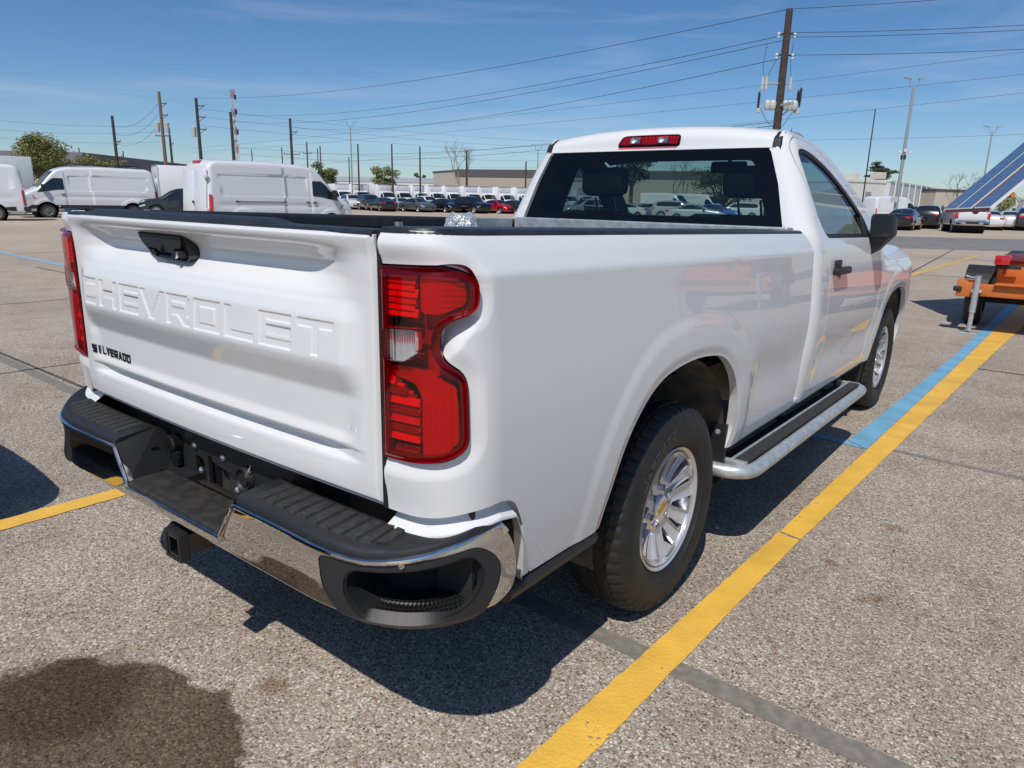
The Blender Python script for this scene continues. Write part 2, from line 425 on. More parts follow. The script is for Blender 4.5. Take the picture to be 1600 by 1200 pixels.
# ---- tail lamps
WHITEWIN = rpoly([(.012, 1.098), (.012, 1.166), (.104, 1.172), (.104, 1.124), (.068, 1.101)], .006, 3)
sd_ww = sd_poly(WHITEWIN)
def lamp_rib(name, m, s0, s1, z0, z1, dep, parent, mir, n=8, tilt=.006):
    f = lambda s, t: box_map(s, z0+(z1-z0)*t, -dep+tilt*(t-.5)*2, False)
    return panel(name, f, None, (s0, s1, n), (0, 1, 1), m, parent, lip=.018, mirror=mir)
for mir in (False, True):
    house = panel('tail_light', lambda s, z: box_map(s, z, -.052, False), lambda s, z: sd_lens(s, z)-.002, (-.01, .25, 52), (.86, 1.315, 90), M_REDIN, TR, lip=-.05, mirror=mir)
    panel('lens', lambda s, z: box_map(s, z, .006-.010*smooth01(.02, .0, sd_lens(s, z)), False), lambda s, z: np.minimum(sd_lens(s, z), -sd_ww(s, z)-.001), (-.004, .24, 61), (.865, 1.31, 111), M_RED_LENS, house, lip=.012, mirror=mir)
    panel('lens_rim', lambda s, z: box_map(s, z, -.004, False), lambda s, z: np.minimum(sd_lens(s, z)-.001, .017-sd_lens(s, z)), (-.004, .24, 80), (.865, 1.31, 140), mat('lens_border', (.12, .002, .012), .15, coat=1), house, lip=.02, mirror=mir)
    panel('reversing_lens', lambda s, z: box_map(s, z, .006, False), sd_ww, (.0, .12, 30), (1.09, 1.18, 24), M_CLEAR, house, lip=.02, mirror=mir)
    panel('reversing_reflector', lambda s, z: box_map(s, z, -.018+.004*np.sin(s*900), False), lambda s, z: sd_ww(s, z)+.002, (.0, .12, 110), (1.09, 1.18, 16), M_REFL, house, lip=-.014, mirror=mir)
    # stepped reflector ribs, upper and lower chamber
    MB().box((.7655, -1.222, .74), (.7765, -1.20, 1.368)).build('gate_gap_shade', M_DARK, TR, shear=RK, mirror=mir)  # black strip in the shut gap, its shade put into the colour
    MR = mat('rib_bright', (.95, .12, .14), .18, .35)
    MRD = mat('rib_dark', (.24, .004, .015), .3, .2)
    zz = 1.192
    for k in range(14):
        lamp_rib('reflector_rib', (MR, MRD, MR, MRD, M_REFL, MRD)[k % 6], .014, .098-.004*(k % 3), zz, zz+.0040, .018+.004*(k % 2), house, mir); zz += .0070
    zz = .912
    for k in range(20):
        e = .098 if k < 13 else .098-.011*(k-12)
        lamp_rib('reflector_rib', (MR, MRD, MR, MRD, MR, MRD, M_REFL, MRD)[k % 8], .014, e, zz, zz+.0040, .018+.003*(k % 3), house, mir); zz += .0070
    panel('lower_bowl', lambda s, z: box_map(s, z, -.030, False), sd_poly(rpoly([(.02, .878), (.02, .902), (.095, .905), (.095, .880)], .006, 3)), (.0, .12, 24), (.87, .91, 10), M_REFL, house, lip=-.01, mirror=mir)
    panel('lamp_mask', lambda s, z: box_map(s, z, -.016+.0010*np.sin(s*420)*smooth01(.13, .15, s)-.004*smooth01(1.01, 1.03, z), False),
          sd_poly(rpoly([(.104, .885), (.104, 1.02), (.085, 1.05), (.014, 1.062), (.014, 1.085), (.09, 1.085), (.14, 1.07), (.185, 1.05), (.19, .93), (.16, .90)], .01, 4)), (.0, .22, 130), (.87, 1.1, 60), mat('mask_red', (.62, .008, .05), .22, .45, coat=.8), house, lip=.03, mirror=mir)
    panel('lamp_mask', lambda s, z: box_map(s, z, -.018+.0009*np.sin(z*520)*smooth01(.14, .16, s), False),
          sd_poly(rpoly([(.104, 1.205), (.104, 1.285), (.18, 1.287), (.215, 1.27), (.215, 1.228), (.15, 1.205)], .012, 4)), (.09, .23, 60), (1.19, 1.295, 60), mat('mask_red', (.30, .003, .01), .12), house, lip=.03, mirror=mir)
# ---- tailgate
TG = .768
LET = []
def letter(ch, x):
    w, h, t, b = .126, .082, .026, .020; z0 = 1.079
    R = lambda a, c, d, e: [(x+a, z0+c), (x+d, z0+c), (x+d, z0+e), (x+a, z0+e)]
    mid = h/2
    if ch == 'C': return [R(0, 0, t, h), R(0, 0, w*.95, b), R(0, h-b, w*.95, h)]
    if ch == 'H': return [R(0, 0, t, h), R(w-t, 0, w, h), R(0, mid-b/2, w, mid+b/2)]
    if ch == 'E': return [R(0, 0, t, h), R(0, 0, w, b), R(0, h-b, w, h), R(0, mid-b/2, w, mid+b/2)]
    if ch == 'V': return [[(x-.012, z0+h), (x+w/2-t*.55, z0), (x+w/2+t*.1, z0), (x+w/2+t*.55, z0), (x+w/2-t*.0, z0+b*1.2), (x+t-.008, z0+h)], [(x+w/2-t*.5, z0), (x+w/2+t*.55, z0), (x+w+.012, z0+h), (x+w-t+.008, z0+h)]]
    if ch == 'R': return [R(0, 0, t, h), R(0, h-b, w*.9, h), R(0, mid-b*.7, w*.9, mid+b*.3), R(w*.9-t*.6, mid-b*.7, w, h-.006), [(x+w*.42, z0+mid-b*.5), (x+w*.75, z0+mid-b*.5), (x+w, z0), (x+w-t*1.2, z0)]]
    if ch == 'O': return [R(0, 0, t, h), R(w-t, 0, w, h), R(0, 0, w, b), R(0, h-b, w, h)]
    if ch == 'L': return [R(0, 0, t, h), R(0, 0, w, b)]
    if ch == 'T': return [R(0, h-b, w, h), R(w/2-t/2, 0, w/2+t/2, h)]
LS = []
for i, ch in enumerate('CHEVROLET'):
    LS += letter(ch, -.692+i*.1508)
LSD = [(sd_poly(p), min(a for a, b in p)-.03, max(a for a, b in p)+.03) for p in LS]
def letters_sd(x, z):
    r = np.full(np.shape(x), -.03); msk = (z > 1.05) & (z < 1.19)
    if not np.any(msk): return r
    for f, a, b in LSD:
        k = msk & (x > a) & (x < b)
        if np.any(k): r[k] = np.maximum(r[k], f(x[k], z[k]))
    return r
tg_base = linsm([.73, .80, .86, .90, 1.06, 1.20, 1.25, 1.32, 1.345, 1.356, 1.366, 1.376], [-.006, -.001, -.001, -.002, -.004, -.005, -.004, .000, .006, .010, .008, -.004], .006)
tg_scoop = linsm([1.20, 1.222, 1.265, 1.298, 1.322, 1.334, 1.345], [0, -.006, -.044, -.050, -.024, .000, .006], .0045)
tg_face = linsm([.875, .90, .990, 1.050, 1.068, 1.17, 1.215], [-.002, -.010, -.009, .017, .022, .014, 0], .0050)
tg_ledge = linsm([.824, .831, .840, .862, .8665, .875], [-.004, -.009, -.036, -.036, -.005, -.002], .0022)
tg_low = linsm([.73, .78, .824, .831], [.0, .0, -.003, -.006], .003)
HANDLE = rpoly([(-0.272, 1.326), (-0.256, 1.302), (-0.189, 1.258), (-0.004, 1.252), (0.014, 1.272), (-0.014, 1.326)], [.012, .02, .02, .025, .03, .02], 5)
sd_handle = sd_poly(HANDLE)
def tg_map(x, z, off=0.0, raw=False):
    x = np.asarray(x, float); z = np.asarray(z, float)
    a = np.abs(x)
    ks = 1-smooth01(.48, .735, a); kf = 1-smooth01(.655, .735, a+.35*np.clip(1.02-z, 0, .06)); kl = 1-smooth01(.50, .735, a)
    o = tg_base(z)+ks*tg_scoop(z)*(z > 1.2)+np.where(z > .875, kf*tg_face(z), np.where(z > .830, kl*tg_ledge(z)+(kf-kl)*-.003*smooth01(.834, .864, z), kf*tg_low(z)))
    # soft lower ledge line tapers to the ends
    o = o + .018*(1-(x/TG)**2)
    if not raw:
        o = o-.0036*smooth01(-.0012, .0016, letters_sd(x, z))
        d = np.minimum(TG-np.abs(x), np.minimum(z-.742, 1.372-z))
        o = o-.014*(1-smooth01(0, .016, d))
    return sh(np.stack([x, -1.232-o-off, z], -1))
def tg_sdf(x, z):
    # the gate's own shut line follows the lamp then kicks inwards at the top lip
    e = TG-.004+0*z
    a = np.minimum(e-np.abs(x), np.minimum(z-.740, 1.364-z))
    return a
tgo = panel('tailgate', tg_map, tg_sdf, (-TG-.004, TG+.004, 420), (.735, 1.37, 170), M_WHITE, TR, lip=.04, lipdir=(0, 1, 0))
# black top cap of the gate with its raised middle
mb = MB()
N = 40
xs = np.linspace(-TG+.006, TG-.006, N+1); V = []; F = []
for x in xs:
    up = .012*smooth01(.60, .56, abs(x)) if x < .1 else .012*smooth01(.43, .36, x)
    o = -1.232-.018*(1-(x/TG)**2)-.006
    for y, z in ((o+.010, 1.356), (o+.002, 1.362), (o+.008, 1.370+up*.8), (o+.026, 1.374+up), (o+.072, 1.374+up), (o+.084, 1.366), (o+.084, 1.33)):
        V.append((x, y, z))
for i in range(N):
    for j in range(6): F.append((i*7+j, (i+1)*7+j, (i+1)*7+j+1, i*7+j+1))
F += [tuple(range(7)), tuple(reversed(range(N*7, N*7+7)))]
mb.add(V, F); mb.build('top_cap', M_CAP, tgo, smooth=True, shear=RK)
# inner face of the gate
MB().box((-.755, -1.165, .84), (.755, -1.15, 1.34)).build('inner_panel', M_LINERBED, tgo, shear=RK)
# handle: recessed black bezel with a pull flap and lock
hb = panel('handle', lambda x, z: tg_map(x, z, .0, True)*np.array([1, 0, 1])+np.stack([0*x, -1.233+.012*smooth01(.0, .02, sd_handle(x, z))-.002-.06*(z-1.29), 0*x], -1), sd_handle, (-.285, .030, 95), (1.245, 1.330, 40), M_GLOSSBLACK, tgo, lip=.05, lipdir=(0, 1, 0))
def hplate(name, poly, y, m, th=.008, r=.008):
    return panel(name, lambda x, z: sh(np.stack([x, np.full(np.shape(x), y)+0*z, z], -1)), sd_poly(rpoly(poly, r, 4)), (-.285, .030, 115), (1.245, 1.330, 44), m, hb, lip=th, lipdir=(0, 1, 0))
hplate('pull_flap', [(-0.262, 1.322), (-0.246, 1.303), (-0.214, 1.283), (-0.144, 1.290), (-0.084, 1.276), (-0.054, 1.288), (-0.026, 1.288), (-0.018, 1.322)], -1.2385, M_BLACK, .014)
hplate('lock_cover', [(-0.184, 1.284), (-0.184, 1.304), (-0.139, 1.308), (-0.119, 1.292), (-0.131, 1.282)], -1.243, M_BLACK, .008)
hplate('camera_pod', [(-0.079, 1.260), (-0.070, 1.282), (-0.026, 1.282), (-0.012, 1.262)], -1.2395, M_BLACK, .012, .004)
MB().lathe([(-.006, .0), (-.006, .009), (0, .010)], 14, 'y', (-.044, -1.2420, 1.270-RK*-1.25)).build('camera_lens', M_CHROME, hb, smooth=True)
MB().lathe([(-.004, .0), (-.004, .009), (0, .010)], 14, 'y', (-.184, -1.234, 1.270-RK*-1.27)).build('camera_lens', M_GLOSSBLACK, hb, smooth=True)
# model badge, individual dark chrome letters
def glyph(ch):
    t = .22
    R = lambda a, b, c, d: [(a, b), (c, b), (c, d), (a, d)]
    return {'S': [R(0, 0, 1, t), R(1-t, 0, 1, .6), R(0, .39, 1, .61), R(0, .4, t, 1), R(0, 1-t, 1, 1)], 'I': [R(.3, 0, .7, 1)],
            'L': [R(0, 0, t, 1), R(0, 0, 1, t)], 'V': [[(0, 1), (.38, 0), (.62, 0), (.3, 1)], [(.7, 1), (.38, 0), (.62, 0), (1, 1)]],
            'E': [R(0, 0, t, 1), R(0, 0, 1, t), R(0, .39, .9, .61), R(0, 1-t, 1, 1)],
            'R': [R(0, 0, t, 1), R(0, 1-t, 1, 1), R(1-t, .45, 1, 1), R(0, .36, 1, .58), [(.45, .4), (.72, .4), (1, 0), (.72, 0)]],
            'A': [[(0, 0), (.28, 0), (.62, 1), (.38, 1)], [(.72, 0), (1, 0), (.62, 1), (.38, 1)], R(.2, .22, .8, .42)],
            'D': [R(0, 0, t, 1), R(0, 0, .85, t), R(0, 1-t, .85, 1), R(1-t, .1, 1, .9)], 'O': [R(0, 0, t, 1), R(1-t, 0, 1, 1), R(0, 0, 1, t), R(0, 1-t, 1, 1)]}[ch]
for i, ch in enumerate('SILVERADO'):
    mb = MB(); x0 = -.700+i*.0318
    for q, poly in enumerate(glyph(ch)):
        pts = [(x0+u*.0248, .8985+v*.028) for u, v in poly]
        y0 = float(tg_map(np.array([x0]), np.array([.915]))[0, 1])
        mb.prism(pts, 'y', y0-.0025-.0004*q, y0+.006)
    mb.build('badge_letter', M_DARKCHROME, tgo, shear=RK)
# ---- rear bumper (ground frame)
QC, QS = bezier([(.60, -1.35), (.85, -1.35), (1.0, -1.27), (1.005, -1.02)]); QS = QS+.60; QL = QS[-1]
bump_y = linsm([.40, .49, .512, .540, .60, .66, .70, .76], [.09, .050, .030, -.001, -.004, -.003, .003, .02], .004)
def bmap(s, z, off=0.0):
    s = np.asarray(s, float); z = np.asarray(z, float); a = np.abs(s); sg = np.where(s < 0, -1., 1.)
    x = np.where(a < .6, a, np.interp(a, QS, QC[:, 0])); y = np.where(a < .6, -1.35, np.interp(a, QS, QC[:, 1]))
    a2 = np.clip(a+.01, .0, QL); a1 = a2-.02
    dx = np.where(a2 < .6, .02, np.interp(a2, QS, QC[:, 0])-np.where(a1 < .6, a1, np.interp(a1, QS, QC[:, 0])))
    dy = np.where(a2 < .6, 0, np.interp(a2, QS, QC[:, 1])-np.where(a1 < .6, -1.35, np.interp(a1, QS, QC[:, 1])))
    l = np.hypot(dx, dy)+1e-9; nx, ny = dy/l, -dx/l         # outward
    o = off-bump_y(z)
    return np.stack([(x+nx*o)*sg, y+ny*o, z+0*x], -1)
CH = [(0, .578), (.262, .578), (.335, .690), (.52, .690), (.686, .685), (.798, .681), (.917, .698), (1.064, .729), (1.150, .742), (1.184, .694), (1.198, .62), (1.19, .562), (1.11, .532), (1.0, .508), (.716, .512), (.45, .508), (0, .498)]
CHR = rpoly(CH[1:-1], [.012, .015, .05, .05, .05, .05, .05, .02, .03, .04, .03, .03, .02, .02, .05], 4)
CHROME = [(x, z) for x, z in CHR]+[(-x, z) for x, z in reversed(CHR)]
sd_ch = sd_poly(CHROME)
HOLE = rpoly([(.679, .668), (.690, .585), (.728, .540), (.785, .495), (.80, .44), (1.08, .44), (1.101, .535), (1.135, .587), (1.146, .633), (1.128, .672), (1.081, .707), (.944, .694), (.859, .683)], [.02, .03, .03, .02, 0, 0, .02, .03, .04, .04, .04, .05, .05], 5)
sd_hole = sd_poly(HOLE)
OPEN = rpoly([(.752, .60), (.766, .655), (.917, .671), (1.064, .690), (1.097, .655), (1.092, .60), (1.045, .548), (.90, .533), (.80, .540)], [.03, .03, .05, .04, .03, .03, .04, .05, .03], 5)
sd_open = sd_poly(OPEN)
bp = panel('rear_bumper', bmap, lambda s, z: np.minimum(sd_ch(s, z), -sd_hole(np.abs(s), z)), (-1.2, 1.2, 300), (.49, .75, 52), M_CHROME, TR, lip=.022)
tag(bp, 'chrome rear bumper with black step pads')
for mir in (False, True):
    panel('step_bezel', lambda s, z: bmap(s, z, -.002+.010*smooth01(.0, .012, sd_hole(s, z))*smooth01(.66, .56, z)), lambda s, z: np.minimum(np.minimum(sd_hole(s, z)-.001, -sd_open(s, z)), z-.508), (.66, 1.16, 90), (.50, .72, 60), M_BLACK, bp, lip=.03, mirror=mir)
    panel('step_recess', lambda s, z: bmap(s, z, -.004), lambda s, z: np.minimum(sd_open(s, z)+.002, .004-sd_open(s, z)), (.74, 1.11, 110), (.52, .70, 60), M_BLACK, bp, lip=.15, lipdir=(-.38, .92, .0), mirror=mir)
    panel('step_back', lambda s, z: bmap(s, z, -.135), lambda s, z: sd_open(s, z)+.02, (.70, 1.15, 40), (.50, .72, 24), M_DARK, bp, mirror=mir)
    # recessed foot tread
    mb = MB()
    for r in range(5):
        for k in range(20):
            s0 = .80+k*.0135+(r % 2)*.006; z0 = .541+.0000*r
            if s0 > 1.06: continue
            zf = .541 if s0 < .9 else .541+(s0-.9)*.07
            pts = []
            for a, b in ((0, -.002), (.0055, .004), (.011, -.002), (.011, .004), (.0055, .010), (0, .004)):
                p = bmap(np.array([s0+a]), np.array([.54]), -.022-.017*r-b)[0]; pts.append((p[0], p[1], zf+.0075))
            base = [(x, y, z-.010) for x, y, z in pts]
            mb.add(pts+base, [(0, 1, 2, 3, 4, 5)]+[(i, i+6, (i+1) % 6+6, (i+1) % 6) for i in range(6)])
    mb.build('step_tread', M_BLACK, bp, mirror=mir)
    # bottom valance under the step
    panel('step_valance', lambda s, z: bmap(s, z, -.008), lambda s, z: np.minimum(.511-z, np.minimum(z-.494-.02*smooth01(1.0, 1.1, s), np.minimum(s-.74, 1.105-s))), (.72, 1.12, 60), (.485, .515, 10), M_BLACK, bp, lip=.05, mirror=mir)
    # step pad on top, lofted from the chrome edge to the box
    SS = np.concatenate([np.linspace(.337, .62, 14), np.linspace(.65, 1.150, 26)])
    top = lambda s: np.interp(s, [.335, .52, .686, .798, .917, 1.064, 1.15], [.690, .690, .685, .681, .698, .729, .742])
    inner = np.array([(.345, -1.205), (.60, -1.205), (.78, -1.200), (.855, -1.180), (.895, -1.13), (.925, -1.07), (.965, -1.02)])
    inns = [.337, .60, .78, .89, .98, 1.07, 1.15]
    V = []; F = []
    rows = [(0, .000), (.0, .010), (.045, .019), (.12, .0225), (.5, .0235), (.93, .024), (1, .016), (1.0, -.03)]
    def padpt(s, f, dz):
        o = bmap(np.array([s]), np.array([.70]), -.001)[0]; i = (np.interp(s, inns, inner[:, 0]), np.interp(s, inns, inner[:, 1]))
        zt = top(s); zi = .698+.03*smooth01(1.0, 1.15, s)
        return (o[0]+(i[0]-o[0])*f, o[1]+(i[1]-o[1])*f, zt+(zi-zt)*min(1, f*1.5)+dz)
    for s in SS:
        for f, dz in rows: V.append(padpt(s, f, dz*(1-.9*smooth01(1.06, 1.15, s))))
    nr = len(rows)
    for i in range(len(SS)-1):
        for j in range(nr-1): F.append((i*nr+j, (i+1)*nr+j, (i+1)*nr+j+1, i*nr+j+1))
    F.append(tuple(range(nr))); F.append(tuple(reversed(range((len(SS)-1)*nr, len(SS)*nr))))
    MB_ = MB(); MB_.add(V, F); pad = MB_.build('step_pad', M_BLACK, bp, smooth=True, mirror=mir)
    mb = MB()
    for k in range(11):
        s0 = .385+k*.043; s1 = s0+.034
        q = [(s0, .20), (s1, .20), (s1, .86), (s0, .86)]
        if k > 9: q = [(s0, .24), (s1, .24), (s1, .84-.05*(k-9)), (s0, .84-.05*(k-10))]
        ins = [(s0+.003, .23), (s1-.003, .23), (s1-.003, q[2][1]-.03), (s0+.003, q[3][1]-.03)]
        mb.add([padpt(a, b, .0215) for a, b in q]+[padpt(a, b, .0285) for a, b in ins], [(4, 5, 6, 7)]+[(i, (i+1) % 4, (i+1) % 4+4, i+4) for i in range(4)])
    mb.build('tread_ribs', M_TREAD, bp, mirror=mir)
    # sloping cheek down to the plate shelf
    mb = MB()
    A = [(.337, -1.352, .690), (.343, -1.348, .706), (.345, -1.21, .721), (.345, -1.165, .70)]; Bq = [(.268, -1.350, .578), (.272, -1.346, .590), (.285, -1.21, .592), (.285, -1.165, .592)]
    mb.add(A+Bq, [(i, i+1, i+5, i+4) for i in range(3)])
    mb.build('pad_cheek', M_BLACK, bp, mirror=mir)
# middle shelf, back plate with the plate lamp openings and hardware
MB().bbox((-.285, -1.351, .572), (.285, -1.215, .590), .006).build('shelf', mat('dusty_black', (.018, .018, .018), .6, noise=(30, .5, (.06, .055, .045))), bp)
for xa, xb in ((-.285, -.16), (.105, .285)): MB().box((xa, -1.2152, .572), (xb, -1.165, .592)).build('shelf', M_BLACK, bp)
plate_holes = [sd_poly(rpoly(q, .006, 3)) for q in ([(-.175, .571), (-.175, .655), (-.15, .655), (-.125, .645), (-.115, .571)], [(-.10, .571), (-.10, .672), (-.078, .672), (-.075, .655), (.062, .632), (.070, .571)])]
panel('back_plate', lambda x, z: np.stack([x, np.full(np.shape(x), -1.175)+.0*z, z], -1), lambda x, z: np.minimum.reduce([.43-np.abs(x), z-.56, .745-z]+[-h(x, z) for h in plate_holes]), (-.44, .44, 130), (.55, .75, 40), M_BLACK, bp, lip=.012, lipdir=(0, 1, 0))
BEAD = [(x, z) for x, z in CHR if z > .57 and x < 1.17]
BEAD = [(-x, z) for x, z in reversed(BEAD)]+BEAD
MB().tube([tuple(bmap(np.array([x]), np.array([z-.003]), .0005)[0]) for x, z in BEAD], .0078, 10).build('chrome_bead', M_CHROME, bp, smooth=True)
for x, z in ((-.165, .690), (.000, .688), (-.138, .612), (.066, .600)):
    MB().lathe([(-.012, 0), (-.012, .006), (-.006, .011), (0, .012)], 8, 'y', (x, -1.176, z)).build('bolt', M_STEEL, bp)
mb = MB(); mb.lathe([(-.034, 0), (-.034, .022), (-.028, .028), (.0, .031)], 24, 'y', (-.275, -1.176, .676)); mb.bbox((-.302, -1.20, .598), (-.25, -1.176, .655), .008); mb.build('trailer_socket', M_GLOSSBLACK, bp, smooth=True)
MB().lathe([(-.010, 0), (-.012, .018), (-.006, .020), (-.008, .030), (-.016, .034), (0, .040)], 28, 'y', (.115, -1.176, .648)).build('plate_grommet', M_BLACK, bp, smooth=True)
MB().bbox((.02, -1.1, .55), (.07, -1.172, .63), .004).build('bracket', M_UNDER, bp)
MB().bbox((-.112, -1.172, .565), (-.104, -1.1, .65), .002).build('bracket', M_BLACK, bp)
mb = MB(); mb.box((-.312, -1.250, .640), (-.3105, -1.225, .665)); mb.build('plate_lamp', M_GLOSSBLACK, bp)
MB().tube([(.15, -1.18, .70), (.148, -1.19, .682), (.14, -1.18, .668)], .002, 6).build('wire', M_GALV, bp)
# parking sensor on the corner strip
MB().lathe([(-.003, 0), (-.003, .009), (.0, .010)], 16, 'y', tuple(bmap(np.array([.90]), np.array([.684]), .0)[0]), ).build('parking_sensor', M_CHROME, bp)
# hitch receiver
mb = MB()
a, b = -.034, .034
for (x0, x1, z0, z1) in ((-.040, -.028, .428, .508), (.028, .040, .428, .508), (-.028, .028, .428, .440), (-.028, .028, .496, .508)):
    mb.bbox((x0*.86, -1.358, z0*.86+.062), (x1*.86, -1.0, z1*.86+.062), .003)
hit = mb.build('hitch_receiver', M_GLOSSBLACK, TR)
mb = MB()
for (x0, x1, z0, z1) in ((-.054, -.042, .416, .520), (.034, .046, .416, .520), (-.042, .034, .416, .427), (-.042, .034, .509, .520)):
    mb.bbox((x0*.86+.004, -1.362, z0*.86+.062), (x1*.86+.004, -1.33, z1*.86+.062), .003)
mb.build('collar', M_BLACK, hit)
MB().box((-.026, -1.30, .434), (.022, -1.295, .492)).build('rust_floor', mat('rust', (.30, .15, .06), .8), hit)
MB().tube([(-.75, -1.12, .47), (.75, -1.12, .47)], .04, 10).build('hitch_crossbar', M_UNDER, TR)
MB().lathe([(0, .0), (0, .035), (.06, .035)], 16, 'x', (-.09, -1.30, .465)).build('safety_ring', M_BLACK, hit)
# ---- cargo bed interior, caps, bulkhead
FB = 1.262
V = []; F = []
for x, z in ((-.80, 1.36), (-.78, .86), (.78, .86), (.80, 1.36)):
    V += [(x, -1.16, z), (x, FB, z)]
F = [(0, 1, 3, 2), (2, 3, 5, 4), (4, 5, 7, 6), (1, 7, 5, 3)]
MB_ = MB(); MB_.add(V, F); MB_.build('bed_liner', M_LINERBED, TR, shear=RK)
for mir in (False, True):
    MB().prism(rpoly([(.915, 1.362), (.917, 1.371), (.905, 1.381), (.80, 1.383), (.785, 1.375), (.785, 1.33), (.81, 1.33), (.82, 1.366)], [.004, .006, .012, .01, .008, .0, 0, 0], 4), 'y', -1.13, 1.285).build('bed_rail_cap', M_CAP, TR, smooth=True, shear=RK, mirror=mir)
    # rounded rear end of the cap and tie-down stud
    MB().lathe([(-.45, 0), (-.45, .008), (-.005, .008), (0, .013), (.020, .013), (.022, .009), (.045, .009), (.047, .011), (.056, .011), (.056, 0)], 14, 'z', (.63, -1.03, 1.352)).build('tie_down_stud', M_STEEL, TR, smooth=True, mirror=mir)
    # cap turns over the rear end of the box side
    V = []; F = []; q_ = np.linspace(-.001, BL+.012, 16)
    for s_ in q_:
        a_ = box_map(np.array([s_]), np.array([1.366]), 0, False)[0]; i_ = np.array([.79, max(a_[1]+.004, -1.13) if s_ > .2 else -1.15, 0]); a_[2] += RK*a_[1]
        for f_, dz in ((0, -.004), (.02, .005), (.10, .0145), (.9, .0165), (1, .0)): V.append((a_[0]+(i_[0]-a_[0])*f_, a_[1]+(i_[1]-a_[1])*f_, a_[2]+dz))
    for i in range(len(q_)-1):
        for j in range(4): F.append((i*5+j, (i+1)*5+j, (i+1)*5+j+1, i*5+j+1))
    F += [tuple(range(5))]
    m_ = MB(); m_.add(V, F); m_.build('rail_end_cap', M_CAP, TR, smooth=True, shear=RK, mirror=mir)
    MB().box((.772, -1.195, .76), (.80, -1.15, 1.36)).build('box_end_post', M_BLACK, TR, mirror=mir)  # coloured black to darken the gate gap in front of it
mb = MB(); mb.bbox((-.79, 1.265, .50), (.79, 1.295, 1.372), .01); mb.build('bed_bulkhead', M_WHITE, TR, shear=RK)
mb = MB(); mb.bbox((-.715, 1.17, 1.33), (.88, 1.262, 1.394), .006); mb.build('galvanised_bar', M_GALV, TR, shear=RK)
mb = MB(); mb.bbox((-.80, .80, 1.325), (-.725, 1.168, 1.384), .005); gb = mb.build('galvanised_bracket', M_GALV, TR, shear=RK)
MB().lathe([(-.01, 0), (-.01, .012), (0, .014)], 10, 'x', (-.725, 1.0, 1.33)).build('bolt', M_STEEL, gb)
# ---- cab shell
yr = lambda z: 1.360+.24*np.maximum(z-1.37, 0)
xs_cab = spline([.42, .52, .60, .72, .85, .97, 1.10, 1.22, 1.28, 1.34, 1.39, 1.50, 1.65, 1.77, 1.83, 1.875],
                [.925, .950, .962, .978, .988, .990, .984, .974, .966, .952, .930, .884, .822, .770, .738, .690])
CR = .13
KC, KS = bezier([(-CR, 0), (-CR*.35, 0), (0, CR*.35), (0, CR)]); KL = KS[-1]
def cab_map(s, z, off=0.0):
    """s<0 rear wall from corner to centre, s>KL side going forward"""
    s = np.asarray(s, float); z = np.asarray(z, float)
    kx = np.interp(s, KS, KC[:, 0]); ky = np.interp(s, KS, KC[:, 1])
    w = smooth01(0, KL, s)
    x = xs_cab(z)+kx+np.minimum(s, 0); y = yr(z)+ky+np.maximum(s-KL, 0)
    # scallop of the lower door, bulge round the front arch
    x = x-w*.020*np.exp(-((z-.74)/.11)**2)*smooth01(1.45, 1.75, y)*smooth01(3.02, 2.78, y)
    x = x+w*flare(y, z, sd_af)*(y > 2.6)
    x = x+w*.012*np.exp(-((z-1.10)/.16)**2)*smooth01(2.75, 3.5, y)*(1-smooth01(3.9, 4.5, y))
    # nose taper
    x = x-w*.22*smooth01(3.75, 4.62, y)**2-w*.13*smooth01(1.10, 1.33, z)**1.4*smooth01(2.88, 3.25, y)
    return sh(np.stack([x+off*w, y-off*(1-w), z], -1))
def cab_y(s, z): return yr(z)+np.interp(s, KS, KC[:, 1])+np.maximum(s-KL, 0)
sd_top = lambda y, z: np.interp(y, [1.3, 1.70, 1.90, 2.05, 2.25, 2.56, 2.75, 2.90, 3.0, 3.3, 3.8, 4.2, 4.45, 4.7], [1.868, 1.866, 1.848, 1.815, 1.742, 1.598, 1.494, 1.395, 1.312, 1.302, 1.275, 1.235, 1.17, 1.05])-z
DOOR = rpoly([(1.600, .545), (1.630, .80), (1.632, 1.00), (1.622, 1.17), (1.585, 1.33), (1.520, 1.55), (1.495, 1.70), (1.500, 1.795), (1.565, 1.838), (1.80, 1.828), (2.00, 1.782), (2.20, 1.708), (2.53, 1.553), (2.70, 1.462), (2.762, 1.36), (2.80, 1.20), (2.86, .92), (2.835, .68), (2.76, .545)],
             [.05, .05, .05, .05, .05, .05, .05, .06, .06, .1, .1, .1, .05, .06, .05, .05, .08, .08, .08], 5)
WIN = rpoly([(1.600, 1.345), (1.555, 1.45), (1.540, 1.60), (1.548, 1.775), (1.66, 1.786), (1.82, 1.768), (2.05, 1.712), (2.33, 1.59), (2.52, 1.482), (2.585, 1.42), (2.59, 1.345)],
            [.05, .05, .05, .04, .05, .08, .1, .1, .05, .04, .04], 5)
sd_door, sd_win = sd_poly(DOOR), sd_poly(WIN)
RW = rpoly([(.806, 1.374), (.800, 1.50), (.672, 1.768), (0, 1.776)], [.03, .0, .035, 0], 6)
RWF = RW+[(-x, z) for x, z in reversed(RW)]
def cab_x(s, z): return xs_cab(z)+np.interp(s, KS, KC[:, 0])+np.minimum(s, 0)
RWS = sd_poly([(.800, 1.376), (.735, 1.60), (.668, 1.762), (.650, 1.772), (-.2, 1.775), (-.2, 1.376)])
